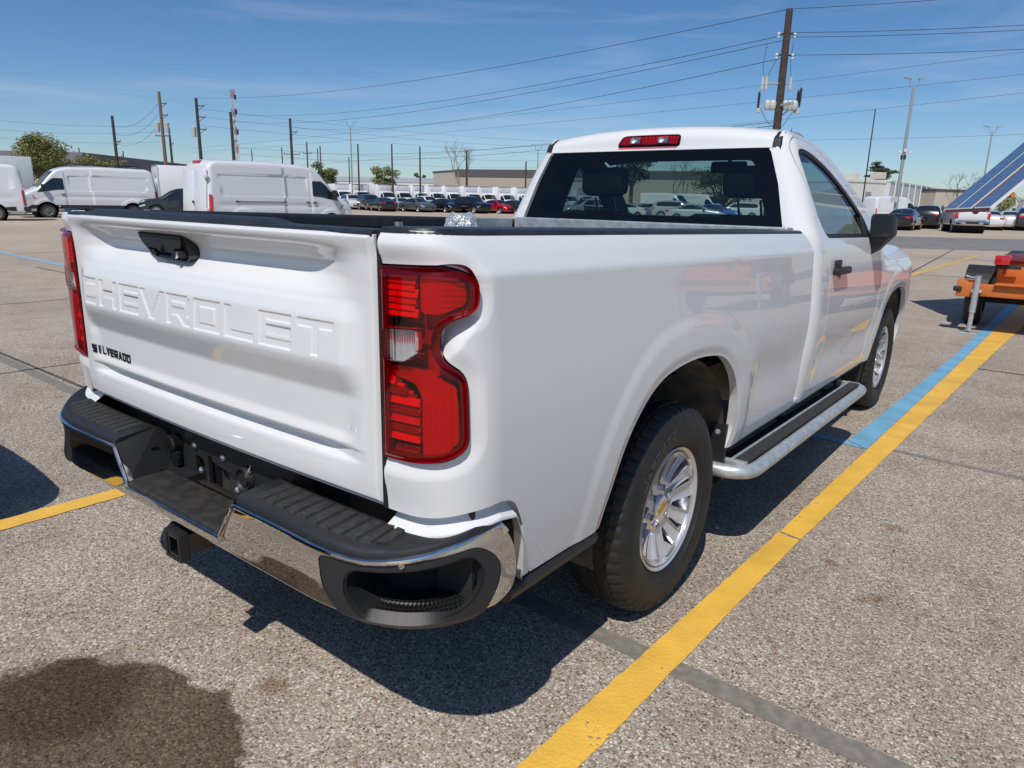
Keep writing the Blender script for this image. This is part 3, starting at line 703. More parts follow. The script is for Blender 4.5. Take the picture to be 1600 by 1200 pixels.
def cab_rear_sdf(s, z):
    y = cab_y(s, z); x = cab_x(s, z)
    a = np.minimum(x+.0005, 2.95-y); a = np.minimum(a, sd_top(y, z)); a = np.minimum(a, z-(.50+.02*np.clip(y-1, 0, 3)))
    a = np.minimum(a, -(sd_door(np.where(s > 0, y, -9), z)+.003))
    a = np.minimum(a, -RWS(np.where(s < KL*.8, x, 9), z))
    a = np.minimum(a, np.where(s < KL*.95, np.maximum(1.775-z, x-.690), 9))
    # windscreen pillar only behind the glass line
    return np.minimum(a, np.where(z > 1.31, 9, 2.868-y))
for mir in (False, True):
    cabo = panel('cab', cab_map, cab_rear_sdf, (-.86, 1.85, 200), (.46, 1.875, 130), M_WHITE, TR, lip=.035, mirror=mir)
    door = panel('door', cab_map, lambda s, z: np.minimum(sd_door(cab_y(s, z), z)-.002, -sd_win(cab_y(s, z), z)), (.0, 1.75, 210), (.53, 1.85, 170), M_WHITE, TR, lip=.03, mirror=mir)
    panel('window_seal', lambda s, z: cab_map(s, z, -.006), lambda s, z: np.minimum(sd_win(cab_y(s, z), z)+.001, .022-sd_win(cab_y(s, z), z)), (.0, 1.55, 230), (1.32, 1.80, 130), M_BLACK, door, lip=.02, mirror=mir)
    panel('window', lambda s, z: cab_map(s, z, -.014), lambda s, z: sd_win(cab_y(s, z), z), (.0, 1.55, 60), (1.32, 1.80, 40), M_GLASS, door, mirror=mir)
    panel('sail_panel', lambda s, z: cab_map(s, z, -.001), sd_poly([(0, 0)]*3) if False else (lambda s, z: sd_poly(rpoly([(2.47, 1.352), (2.50, 1.475), (2.60, 1.435), (2.69, 1.352)], .012, 3))(cab_y(s, z), z)), (.9, 1.5, 50), (1.33, 1.49, 30), M_BLACK, door, lip=.01, mirror=mir)
    fend = panel('front_fender', cab_map, lambda s, z: np.minimum.reduce([cab_y(s, z)-2.873, 4.56-cab_y(s, z), sd_top(cab_y(s, z), z), z-.52, -sd_af(cab_y(s, z), z)]), (1.30, 3.35, 120), (.46, 1.32, 70), M_WHITE, TR, lip=.03, mirror=mir)
    # rocker sill
    MB().prism(rpoly([(.80, .43), (.90, .445), (.945, .50), (.950, .535), (.80, .55)], .015, 3), 'y', .50, 2.95).build('rocker_sill', M_WHITE, TR, shear=RK-.006, mirror=mir, smooth=True)
    # door handle, hinged pull with lock barrel
    hx = .984
    mb = MB(); mb.bbox((hx-.004, 1.665, 1.158), (hx+.028, 1.95, 1.198), .012)
    hd = mb.build('door_handle', M_BLACK, door, smooth=True, shear=RK, mirror=mir)
    MB().bbox((hx-.008, 1.70, 1.185), (hx+.008, 1.80, 1.235), .006).build('handle_base', M_BLACK, hd, shear=RK, mirror=mir)
    MB().lathe([(0, .018), (.010, .016), (.010, 0)], 16, 'x', (hx-.006, 1.80, 1.145-.037)).build('lock_barrel', M_CHROME, hd, mirror=mir)
    # mirror
    mb = MB()
    P = [(.952, 1.348), (.945, 1.47), (.958, 1.486), (1.05, 1.489), (1.072, 1.47), (1.078, 1.36), (1.06, 1.345)]
    P = [(x+.005, z-.002) for x, z in P]
    prof = []
    for (yy, sc) in ((2.50, .90), (2.515, 1.0), (2.60, 1.0), (2.67, .90), (2.70, .62)):
        cx, cz = 1.015, 1.42
        prof.append([(cx+(x-cx)*sc, yy, cz+(z-cz)*sc) for x, z in rpoly(P, .022, 4)])
    n = len(prof[0]); V = [v for r in prof for v in r]; F = []
    for i in range(len(prof)-1):
        for k in range(n): F.append((i*n+k, i*n+(k+1) % n, (i+1)*n+(k+1) % n, (i+1)*n+k))
    F += [tuple(range(n)), tuple(range((len(prof)-1)*n, len(prof)*n))]
    mb.add(V, F); mir_o = mb.build('wing_mirror', M_BLACK, TR, smooth=True, shear=RK, mirror=mir)
    mb = MB(); q = rpoly(P, .02, 4); cx, cz = 1.015, 1.42
    mb.add([(cx+(x-cx)*.82, 2.4985, cz+(z-cz)*.84) for x, z in q], [tuple(range(len(q)))]); mb.build('mirror_glass', mat('mirror_dark', (.02, .022, .026), .12, coat=.3), mir_o, shear=RK, mirror=mir)
    mb = MB(); mb.add([(.93, 2.53, 1.36), (1.06, 2.52, 1.345), (1.00, 2.55, 1.262), (.955, 2.56, 1.232), (.93, 2.70, 1.36), (1.06, 2.66, 1.345), (1.00, 2.66, 1.27), (.945, 2.70, 1.24)],
                      [(0, 1, 2, 3), (7, 6, 5, 4), (0, 4, 5, 1), (1, 5, 6, 2), (2, 6, 7, 3), (3, 7, 4, 0)])
    mb.build('mirror_arm', M_BLACK, mir_o, shear=RK, mirror=mir)
    # running board: bent galvanised tube, grip strip, inner rail, brackets
    t = []
    for a in np.linspace(0, 1, 7):
        t.append((.955+.095*math.sin(a*1.57), .475-.03*(1-a)+.075*(1-math.cos(a*1.57)), .418))
    tube = [(.90, .440, .418)]+t+[(1.052, yy, .418) for yy in np.linspace(.60, 2.40, 12)]+[(1.05-.095*(1-math.cos(a*1.57)), 2.44+.075*math.sin(a*1.57), .418) for a in np.linspace(.1, 1, 6)]+[(.90, 2.52, .418)]
    rb = MB().tube(tube, .030, 16).build('running_board', M_GALV, TR, smooth=True, shear=RK, mirror=mir)
    MB().bbox((.975, .52, .442), (1.030, 2.46, .456), .004).build('grip_strip', M_TREAD, rb, shear=RK, mirror=mir)
    for A_, B_2 in (((.962, .50, .425), (.974, 2.48, .460)), ((.90, .485, .415), (1.03, .519, .455)), ((.90, 2.461, .415), (1.03, 2.49, .455))): MB().bbox(A_, B_2, .003).build('frame_edge', M_GALV, rb, shear=RK, mirror=mir)
    MB().box((.88, .50, .405), (1.045, 2.48, .415)).build('light_blocker_plate', M_UNDER, rb, shear=RK, mirror=mir)  # plate added to block light, keeps the board's shadow solid
    MB().bbox((.80, .60, .42), (.86, 2.40, .455), .006).build('inner_rail', M_GLOSSBLACK, rb, shear=RK, mirror=mir)
    for yy in (.62, 1.40, 2.25): MB().bbox((.60, yy, .405), (.93, yy+.07, .42), .003).build('bracket', M_UNDER, rb, shear=RK, mirror=mir)
    # flap and trim behind the sill at the arch front edge
    MB().prism([(.885, .30), (.948, .36), (.950, .60), (.885, .60)], 'y', .455, .475).build('mud_flap', M_BLACK, TR, mirror=mir)
    MB().lathe([(-.003, 0), (-.003, .010), (0, .011)], 12, 'y', (.915, .455, .565)).build('flap_screw', M_GALV, TR, mirror=mir)
    MB().prism(rpoly([(.77, .26), (.93, .30), (.945, .62), (.77, .66)], .02, 3), 'y', 2.93, 2.955).build('front_flap', M_BLACK, TR, mirror=mir)
# rear window glass: clear centre and dark printed border
rwm = lambda x, z: sh(np.stack([x, yr(z)+.010+.0*x+.05*(np.abs(x)/.8)**4*.35, z], -1))
sd_rw = sd_poly([(.808, 1.368), (.743, 1.60), (.676, 1.765), (.655, 1.779), (-.655, 1.779), (-.676, 1.765), (-.743, 1.60), (-.808, 1.368)])
sd_rwi = sd_poly(rpoly([(.70, 1.43), (.585, 1.718), (-.585, 1.718), (-.70, 1.43)], .03, 4))
rw = panel('rear_window', rwm, lambda x, z: np.minimum(sd_rw(x, z), sd_rwi(x, z)), (-.82, .82, 90), (1.36, 1.785, 44), M_GLASS, TR)
panel('dark_border', rwm, lambda x, z: np.minimum(sd_rw(x, z), -sd_rwi(x, z)), (-.82, .82, 110), (1.36, 1.785, 50), mat('frit_black', (.003, .003, .004), .08, spec=.35), rw, lip=.004)
panel('gasket', lambda x, z: rwm(x, z)+np.array([0, .003, 0]), lambda x, z: np.minimum(sd_rw(x, z)+.007, .004-sd_rw(x, z)), (-.83, .83, 140), (1.355, 1.79, 60), M_BLACK, rw, lip=.015, lipdir=(0, 1, 0))
# roof with crown, rolled rear header
RPT = np.array([(1.459, 1.778), (1.466, 1.80), (1.475, 1.84), (1.495, 1.875), (1.54, 1.902), (1.65, 1.918), (1.85, 1.924), (2.02, 1.916), (2.16, 1.890), (2.27, 1.850)])
RT = np.concatenate([[0], np.cumsum(np.hypot(*np.diff(RPT, axis=0).T))]); fy, fz = spline(RT, RPT[:, 0]), spline(RT, RPT[:, 1])
def roof_map(x, t):
    x = np.asarray(x, float); t = np.asarray(t, float)
    c = .046*smooth01(.0, .12, t)+.02*smooth01(.5, .85, t)
    q = (np.abs(x)/.70)
    return sh(np.stack([x*(1-.0*t), fy(t)+.014*q**3*(t < .3)-.22*q**2.5*smooth01(.3, .85, t)*.6, fz(t)-c*q**2.2-.004*smooth01(0, .1, t)*0], -1))
roof = panel('roof', roof_map, lambda x, t: np.minimum(.682-.0*t-np.abs(x), 9+0*x), (-.70, .70, 100), (0, RT[-1], 60), M_WHITE, TR, lip=.02)
for mir in (False, True):
    V = []; F = []
    tt = np.linspace(0.0, .150, 24)
    for t_ in tt:
        for x_, dz in ((.668, .0025), (.684, .0050), (.704, .0040), (.712, -.02)):
            p = roof_map(np.array([x_]), np.array([t_]))[0]; nb = np.array([0, -.006 if t_ < .10 else 0, dz]); V.append(tuple(p+nb))
    for i in range(len(tt)-1):
        for j in range(3): F.append((i*4+j, i*4+j+1, (i+1)*4+j+1, (i+1)*4+j))
    m_ = MB(); m_.add(V, F); m_.build('roof_seam_strip', M_CAP, roof, smooth=True, mirror=mir)
# high brake light
def hb_map(x, t, off=0.): return roof_map(x, .012+t)+np.array([0, -1, .15])*np.asarray(off+0*np.asarray(x, float))[..., None]
BL_ = rpoly([(-.205, .012), (-.175, .070), (.155, .070), (.168, .062), (.168, .012)], [.012, .02, .012, .01, .01], 4)
sd_bl = sd_poly(BL_)
hbl = panel('high_brake_light', lambda x, t: hb_map(x, t, .003), lambda x, t: sd_bl(x, t)+.004, (-.22, .18, 90), (0, .08, 24), M_GLOSSBLACK, roof, lip=.02)
clearw = lambda x, t: np.maximum(np.minimum(np.minimum(x+.125, -.062-x), sd_bl(x, t)-.012), np.minimum(np.minimum(x-.045, .108-x), sd_bl(x, t)-.012))
panel('brake_lens', lambda x, t: hb_map(x, t, .020), lambda x, t: np.minimum(sd_bl(x, t)-.004, -clearw(x, t)), (-.22, .18, 90), (0, .08, 24), M_RED_LENS, hbl, lip=.02)
for a, b, m_ in ((-.190, -.13, M_REDIN), (-.125, -.060, M_REFL), (-.055, .040, M_REDIN), (.045, .105, M_REFL), (.11, .160, M_REDIN)):
    panel('lamp_segment', lambda x, t: hb_map(x, t, .008+.002*np.sin(x*300)), lambda x, t: np.minimum(np.minimum(x-a, b-x), sd_bl(x, t)-.008), (a, b, 24), (0, .08, 16), m_, hbl)
for a, b in ((-.125, -.062), (.045, .108)):
    panel('clear_window', lambda x, t: hb_map(x, t, .0205), lambda x, t: np.minimum(np.minimum(x-a, b-x), sd_bl(x, t)-.012), (a, b, 16), (0, .08, 12), M_CLEAR, hbl)
    panel('bulb_bowl', lambda x, t: hb_map(x, t, .016-.010*np.exp(-(((x-(a+b)/2)/.018)**2+((t-.042)/.014)**2))), lambda x, t: np.minimum(np.minimum(x-a, b-x), sd_bl(x, t)-.012), (a, b, 20), (0, .08, 14), M_STEEL, hbl)
# windscreen, hood, front end
WSM = lambda x, t: sh(np.stack([x, 2.27+.78*t-(np.abs(x)/.8)**2*(.16+.06*t), 1.845-.50*t-.035*(1-t)*(np.abs(x)/.7)**2, ], -1))
panel('windscreen', WSM, lambda x, t: (.685+.17*t)-np.abs(x), (-.87, .87, 30), (0, 1, 20), M_WSGLASS, TR)
hood = panel('hood', lambda x, y: sh(np.stack([x, y, 1.335-.03*(y-2.85)-.10*smooth01(3.9, 4.62, y)-.04*(np.abs(x)/.9)**2+.02*smooth01(.30, .40, np.abs(x))*smooth01(.75, .62, np.abs(x))], -1)), lambda x, y: np.minimum.reduce([(.80-.16*smooth01(3.75, 4.62, y)**2)-np.abs(x), y-2.88+.12*(np.abs(x)/.8)**2, 4.58-.10*(x/.9)**2-y]), (-.95, .95, 60), (2.6, 4.62, 60), M_WHITE, TR, lip=.04)
MB().bbox((-.80, 4.46, .75), (.80, 4.60, 1.20), .04).build('grille', M_BLACK, TR, shear=RK)
MB().bbox((-.82, 4.50, .50), (.82, 4.68, .76), .05).build('front_bumper', M_CHROME, TR, shear=RK)
for sx in (-1, 1): MB().bbox((sx*.79-.09, 4.38, .98), (sx*.79+.09, 4.55, 1.17), .03).build('headlight', M_REFL, TR, shear=RK)
MB().box((-.86, 2.80, 1.28), (.86, 3.05, 1.30)).build('cowl', M_BLACK, TR, shear=RK)
# cab interior
MB().box((-.84, 1.42, .55), (.84, 2.95, .58)).build('cab_floor', M_SEAT, TR)
MB().box((-.84, 1.385, .55), (.84, 1.395, 1.33)).build('cab_back_trim', M_SEAT, TR, shear=RK)
mb = MB(); mb.bbox((-.80, 2.52, 1.05), (.80, 2.95, 1.24), .05); mb.bbox((-.55, 2.45, 1.16), (-.15, 2.75, 1.30), .05); mb.build('dashboard', M_SEAT, TR, smooth=True)
panel('headliner', lambda x, t: roof_map(x, t)+np.array([0, .02, -.05]), None, (-.66, .66, 16), (.06, RT[-1]-.02, 16), M_SEAT, TR)
for nm, x0, x1 in (('driver_seat', -.70, -.17), ('centre_seat', -.16, .16), ('passenger_seat', .17, .72)):
    mb = MB()
    mb.bbox((x0, 1.75, .80), (x1, 2.25, .98), .05)
    Mx = Matrix.Translation((0, 1.72, .95)) @ Matrix.Rotation(math.radians(14), 4, 'X') @ Matrix.Translation((0, -1.72, -.95))
    mb.bbox((x0, 1.66, .92), (x1, 1.80, 1.42 if nm != 'centre_seat' else 1.30), .05, Mx)
    st = mb.build(nm, M_SEAT, TR, smooth=True)
    c = (x0+x1)/2
    if nm != 'centre_seat':
        c += .105; MB().bbox((c-.15, 1.50, 1.50), (c+.15, 1.60, 1.665), .045).build('headrest', M_SEAT, st, smooth=True)
        m_ = MB()
        for dx in (-.06, .06): m_.tube([(c+dx, 1.60, 1.38), (c+dx, 1.55, 1.49)], .007, 8)
        m_.build('headrest_post', M_STEEL, st)
# dark trim lining the pillars, doors and quarter panels
WINI = rpoly([(1.66, 1.352), (1.615, 1.45), (1.60, 1.60), (1.61, 1.76), (1.68, 1.772), (1.82, 1.752), (2.05, 1.695), (2.33, 1.574), (2.50, 1.470), (2.565, 1.40), (2.57, 1.352)], [.04]*11, 4)
sd_wini = sd_poly(WINI)
sd_winl = sd_poly(rpoly([(1.93, 1.352), (1.90, 1.45), (1.90, 1.735), (2.05, 1.695), (2.33, 1.574), (2.46, 1.500), (2.47, 1.352)], .04, 4))
for mir in (False, True):
    panel('pillar_trim', lambda s, z: cab_map(s, z, -.045), lambda s, z: np.minimum.reduce([cab_y(s, z)-1.415, 3.0-cab_y(s, z), sd_top(cab_y(s, z), z)+.01, z-.60, -(sd_winl if mir else sd_wini)(cab_y(s, z), z), np.where(z > 1.31, 9, 2.85-cab_y(s, z)), np.where(s < KL, np.maximum(1.37-z, cab_x(s, z)-.72-.10*(1.76-z)*0), 9)]), (-.25, 1.75, 90), (.60, 1.87, 60), M_SEAT, TR, mirror=mir)
# steering wheel
Mw = Matrix.Translation((-.40, 2.36, 1.17)) @ Matrix.Rotation(math.radians(-65), 4, 'X')
mb = MB(); mb.tube([tuple(Mw @ Vector((.19*math.cos(a), .19*math.sin(a), 0))) for a in np.linspace(0, 2*math.pi, 33)], .016, 8, False)
mb.bbox((-.06, -.06, -.02), (.06, .06, .03), .02, Mw)
for a in (0, math.pi, -math.pi/2): mb.tube([tuple(Mw @ Vector((.05*math.cos(a), .05*math.sin(a), 0))), tuple(Mw @ Vector((.19*math.cos(a), .19*math.sin(a), 0)))], .014, 6)
mb.build('steering_wheel', M_SEAT, TR, smooth=True)
mb = MB(); mb.bbox((.055, 2.17, 1.655), (.285, 2.20, 1.725), .015); rvm = mb.build('rear_view_mirror', M_SEAT, TR, smooth=True)
MB().box((.07, 2.168, 1.665), (.27, 2.1695, 1.715)).build('mirror_glass', M_CHROME, rvm)
MB().tube([(.17, 2.19, 1.72), (.16, 2.26, 1.78)], .012, 8).build('mirror_stem', M_SEAT, rvm)
for sx in (-1, 1): MB().bbox((sx*.36-.20, 2.09, 1.735), (sx*.36+.20, 2.13, 1.83), .01).build('sun_visor', M_SEAT, TR)
MB().box((.655, 1.96, 1.475-.07), (.70, 1.965, 1.505-.07)).build('warning_tag', M_YEL, TR)
mb = MB()
mb.prism([(.76, .55), (.88, .55), (.90, 1.30), (.80, 1.30)], 'y', 1.40, 1.50); mb.prism([(-.76, .55), (-.88, .55), (-.90, 1.30), (-.80, 1.30)], 'y', 1.40, 1.50)
mb.build('cab_pillar_trim', M_SEAT, TR)
for sx in (-1, 1):
    MB().box((sx*.90-.01, 1.6, .60), (sx*.90+.01, 2.85, 1.30)).build('door_inner_trim', M_SEAT, TR)
# ---- wheels
def make_wheel():
    hub = MB().lathe([(-.05, .0), (-.05, .12), (.02, .15), (.02, .165), (-.02, .170), (-.02, .0)], 32, 'x').build('wheel', M_UNDER, TR, smooth=True)
    # tyre with circumferential grooves and shoulder blocks (x outward)
    P = [(-.105, .232), (-.118, .250), (-.128, .30), (-.122, .345), (-.108, .368)]
    P += [(-.100, .379), (-.066, .3905), (-.064, .384), (-.056, .384), (-.054, .392), (-.020, .393), (-.018, .3855), (-.010, .3855), (-.008, .3932), (.008, .3932), (.010, .3855), (.018, .3855), (.020, .393), (.054, .392), (.056, .384), (.064, .384), (.066, .3905), (.100, .379)]
    P += [(.105, .3735), (.112, .363), (.118, .352), (.1185, .350), (.126, .330), (.1268, .328), (.1275, .300), (.1265, .297), (.125, .280), (.1235, .2785), (.118, .256), (.115, .2545), (.106, .243), (.098, .232)]
    n = 312; V = []; F = []
    for i, (a, r) in enumerate(P):
        for k in range(n):
            th = 2*math.pi*k/n; rr = r; aa = a
            ph = k % 6
            if .06 < abs(a) < .106 and r > .37:
                if ph in (0, 1) and (k//6) % 1 == 0: rr -= .0055
            elif .106 < abs(a) < .119 and r > .349 and (k % 12) in (0, 1, 2): aa -= math.copysign(.0035, a)
            elif abs(a) < .056 and r > .388 and (k % 8) in (0,): rr -= .004
            V.append((aa, rr*math.cos(th), rr*math.sin(th)))
    for i in range(len(P)-1):
        for k in range(n): F.append((i*n+k, i*n+(k+1) % n, (i+1)*n+(k+1) % n, (i+1)*n+k))
    m_ = MB(); m_.add(V, F); ty = m_.build('tyre', M_RUBBER, hub, smooth=True)
    # raised sidewall lettering
    def arc_text(word, r0, h, step, a0, name):
        m2 = MB()
        G = {'G': ['C', (.5, .3, 1, .5), (.8, 0, 1, .5)], 'N': 0}
        for i, ch in enumerate(word):
            w = step*.8
            if ch == 'G': polys = [[(0, 0), (1, 0), (1, .22), (0, .22)], [(0, 0), (.25, 0), (.25, 1), (0, 1)], [(0, .78), (1, .78), (1, 1), (0, 1)], [(.75, 0), (1, 0), (1, .5), (.75, .5)], [(.5, .35), (1, .35), (1, .52), (.5, .52)]]
            elif ch == 'N': polys = [[(0, 0), (.25, 0), (.25, 1), (0, 1)], [(.75, 0), (1, 0), (1, 1), (.75, 1)], [(0, 1), (.3, 1), (1, 0), (.7, 0)]]
            else: polys = glyph(ch)
            for q, p in enumerate(polys):
                f = []; b = []
                for u, v in p:
                    a = a0-(i*step+u*w); r = r0+v*h
                    f.append((.1285+.0004*q, r*math.sin(-a+math.pi/2)*0+r*math.cos(a), r*math.sin(a))); b.append((.124, r*math.cos(a), r*math.sin(a)))
                k = len(f); m2.add(f+b, [tuple(range(k)), tuple(range(2*k-1, k-1, -1))]+[(j, (j+1) % k, (j+1) % k+k, j+k) for j in range(k)])
        return m2.build(name, mat('tyre_letter', (.035, .034, .032), .5), hub)
    arc_text('GENERAL', .300, .028, -.125, 1.45, 'tyre_lettering').name = 'tyre_lettering'
    # rim
    MB().lathe([(-.10, .205), (-.10, .230), (-.06, .205), (.04, .198), (.085, .212), (.098, .230), (.103, .2335), (.106, .231), (.103, .224), (.092, .214), (.086, .2125)], 72, 'x').build('rim', M_RIM, hub, smooth=True)
    dish = spline([.0, .05, .085, .13, .18, .214], [.058, .058, .052, .058, .074, .088])
    def wmap(a, r): return np.stack([dish(r), r*np.cos(a), r*np.sin(a)], -1)
    A6 = math.pi/3
    def spoke_sdf(a, r):
        q = (a+A6/2) % A6-A6/2               # within one sixth, spoke pair centred on 0
        big = (np.abs(q)-(.235+.045*(r-.1)/.1))*r    # outside of pair -> big window
        wa = (A6/2-np.abs(q))*r             # distance from window axis
        # big window half width grows outwards
        hwid = .004+.27*np.maximum(r-.098, 0)
        dbig = np.minimum(hwid-wa, np.minimum(r-.098, .206-r))
        # narrow slot within the pair
        hs = .003+.10*np.maximum(r-.105, 0)
        dsm = np.minimum(hs-np.abs(q)*r, np.minimum(r-.108, .196-r))
        lug = .012-np.hypot(r*np.cos(q)-.0698, r*np.sin(q))
        return -np.maximum(np.maximum(dbig, dsm), lug)
    face = panel('spokes', wmap, spoke_sdf, (0, 2*math.pi, 324), (.02, .2145, 56), M_RIM, hub, lip=.014, flip=False)
    MB().lathe([(.032, .0), (.032, .21)], 48, 'x').build('brake_shadow', M_RIMDARK, hub)
    for k in range(6):
        a = A6*k
        MB().lathe([(.030, .0085), (.052, .0085), (.056, .006), (.056, 0)], 6, 'x', (0, .0698*math.cos(a), .0698*math.sin(a))).build('lug_nut', M_CHROME, hub)
    MB().lathe([(.052, .046), (.066, .045), (.072, .040), (.073, .030), (.0735, 0)], 40, 'x').build('centre_cap', M_RIM, hub, smooth=True)
    m_ = MB(); m_.prism([(-.030, -.0105), (-.012, -.0105), (-.010, -.014), (.013, -.014), (.012, -.0075), (.033, -.0075), (.029, .0105), (.010, .0105), (.009, .014), (-.014, .014), (-.013, .0075), (-.034, .0075)], 'x', .070, .0755)
    m_.build('emblem', M_GOLD, hub)
    return hub
W0 = make_wheel(); W0.location = (.832, 0, .3855)
for i, (x, y, rz) in enumerate(((.832, 3.545, 0), (-.832, 0, math.pi), (-.832, 3.545, math.pi))):
    w = copy_tree(W0, TR); w.location = (x, y, .3855); w.rotation_euler = (.5*(i == 0)+.2*i, 0, rz)
W0.rotation_euler = (.30, 0, 0)
# liners, chassis and axle seen through the arches and under the bumper
for yc in (0.0, 3.545):
    for mir in (False, True):
        V = []; F = []
        for i, a in enumerate(np.linspace(-.18, math.pi+.18, 25)):
            r = .50+.012*math.cos(2*a)
            for x in (.56, .935): V.append((x, yc-.03+r*math.cos(a), .46+r*1.0*math.sin(a)))
        for i in range(24): F.append((2*i, 2*i+1, 2*i+3, 2*i+2))
        F.append(tuple(range(0, 50, 2)))
        m_ = MB(); m_.add(V, F); li = m_.build('wheel_liner', M_LINER, TR, mirror=mir)
        li.data.polygons.foreach_set('use_smooth', [len(p.vertices) == 4 for p in li.data.polygons])
    MB().tube([(-.74, yc, .385), (.74, yc, .385)], .05, 12).lathe([(-.12, .05), (-.08, .13), (.08, .13), (.12, .05)], 20, 'x', (0, yc, .385)).build('axle', M_UNDER, TR, smooth=True)
for mir in (False, True):
    MB().bbox((.45, -1.15, .52), (.53, 4.4, .66), .01).build('frame_rail', M_UNDER, TR, shear=RK, mirror=mir)
    m_ = MB(); m_.tube([(.49, -.68, .56), (.50, -.35, .46), (.50, 0, .43), (.50, .35, .47), (.49, .70, .56)], .03, 6); m_.tube([(.60, -.12, .40), (.56, .12, .82)], .028, 10)
    m_.build('leaf_spring', M_UNDER, TR, mirror=mir)
    # splash shield plate inside the rear arch
    m_ = MB(); m_.add([(.575, .10, .80), (.575, .38, .78), (.60, .42, .60), (.60, .20, .58), (.575, .04, .86), (.575, .36, .88)], [(0, 1, 2, 3), (0, 1, 5, 4)]); m_.build('splash_shield', M_LINER, TR, mirror=mir)
MB().box((-.96, -1.13, .50), (.96, -1.12, .79)).build('rear_light_blocker', M_UNDER, TR)  # sheet added behind the bumper to block light leaking underneath
MB().box((-.78, -1.10, .80), (.78, 4.3, .82)).box((-.85, 1.35, .50), (.85, 2.9, .52)).build('underbody', M_UNDER, TR, shear=RK)  # flat dark floor sheets, added to block light under the truck
MB().lathe([(-.11, 0), (-.11, .25), (-.12, .37), (.0, .39), (.10, .37), (.10, 0)], 28, 'z', (0, -.62, .60)).build('spare_wheel', M_RUBBER, TR, smooth=True)
MB().tube([(.62, .75, .42), (.62, -.60, .46), (.66, -.85, .50)], .035, 10).build('exhaust_pipe', M_UNDER, TR, smooth=True)
# bubble-wrapped bundle riding in the bed
def bundle():
    V = []; F = []
    n, mseg = 40, 26
    for i in range(mseg+1):
        t = i/mseg
        for k in range(n):
            a = 2*math.pi*k/n
            r = .135*(1-.55*t**2.2)*(1+.03*math.sin(3*a+2*t))
            z = .84+.565*t
            b = .004*abs(math.sin(k*math.pi/1.5))*abs(math.sin(i*1.9))+.008*math.sin(5*a+9*t)*math.sin(7*t)+random.uniform(-.003, .003)
            V.append((-.53+(r+b)*math.cos(a)*1.15+.03*t, .46+(r+b)*math.sin(a), z-.03*abs(math.cos(a))*t))
    for i in range(mseg):
        for k in range(n): F.append((i*n+k, i*n+(k+1) % n, (i+1)*n+(k+1) % n, (i+1)*n+k))
    F.append(tuple(range(mseg*n, mseg*n+n)))
    m_ = MB(); m_.add(V, F)
    o = m_.build('wrapped_bundle', mat('bubble_wrap', (.55, .58, .60), .12, .35, bump=(70, .9, .012)), None)
    return tag(o, 'clear bubble-wrapped bundle poking up above the rail of the pickup bed', 'bundle')
bundle()
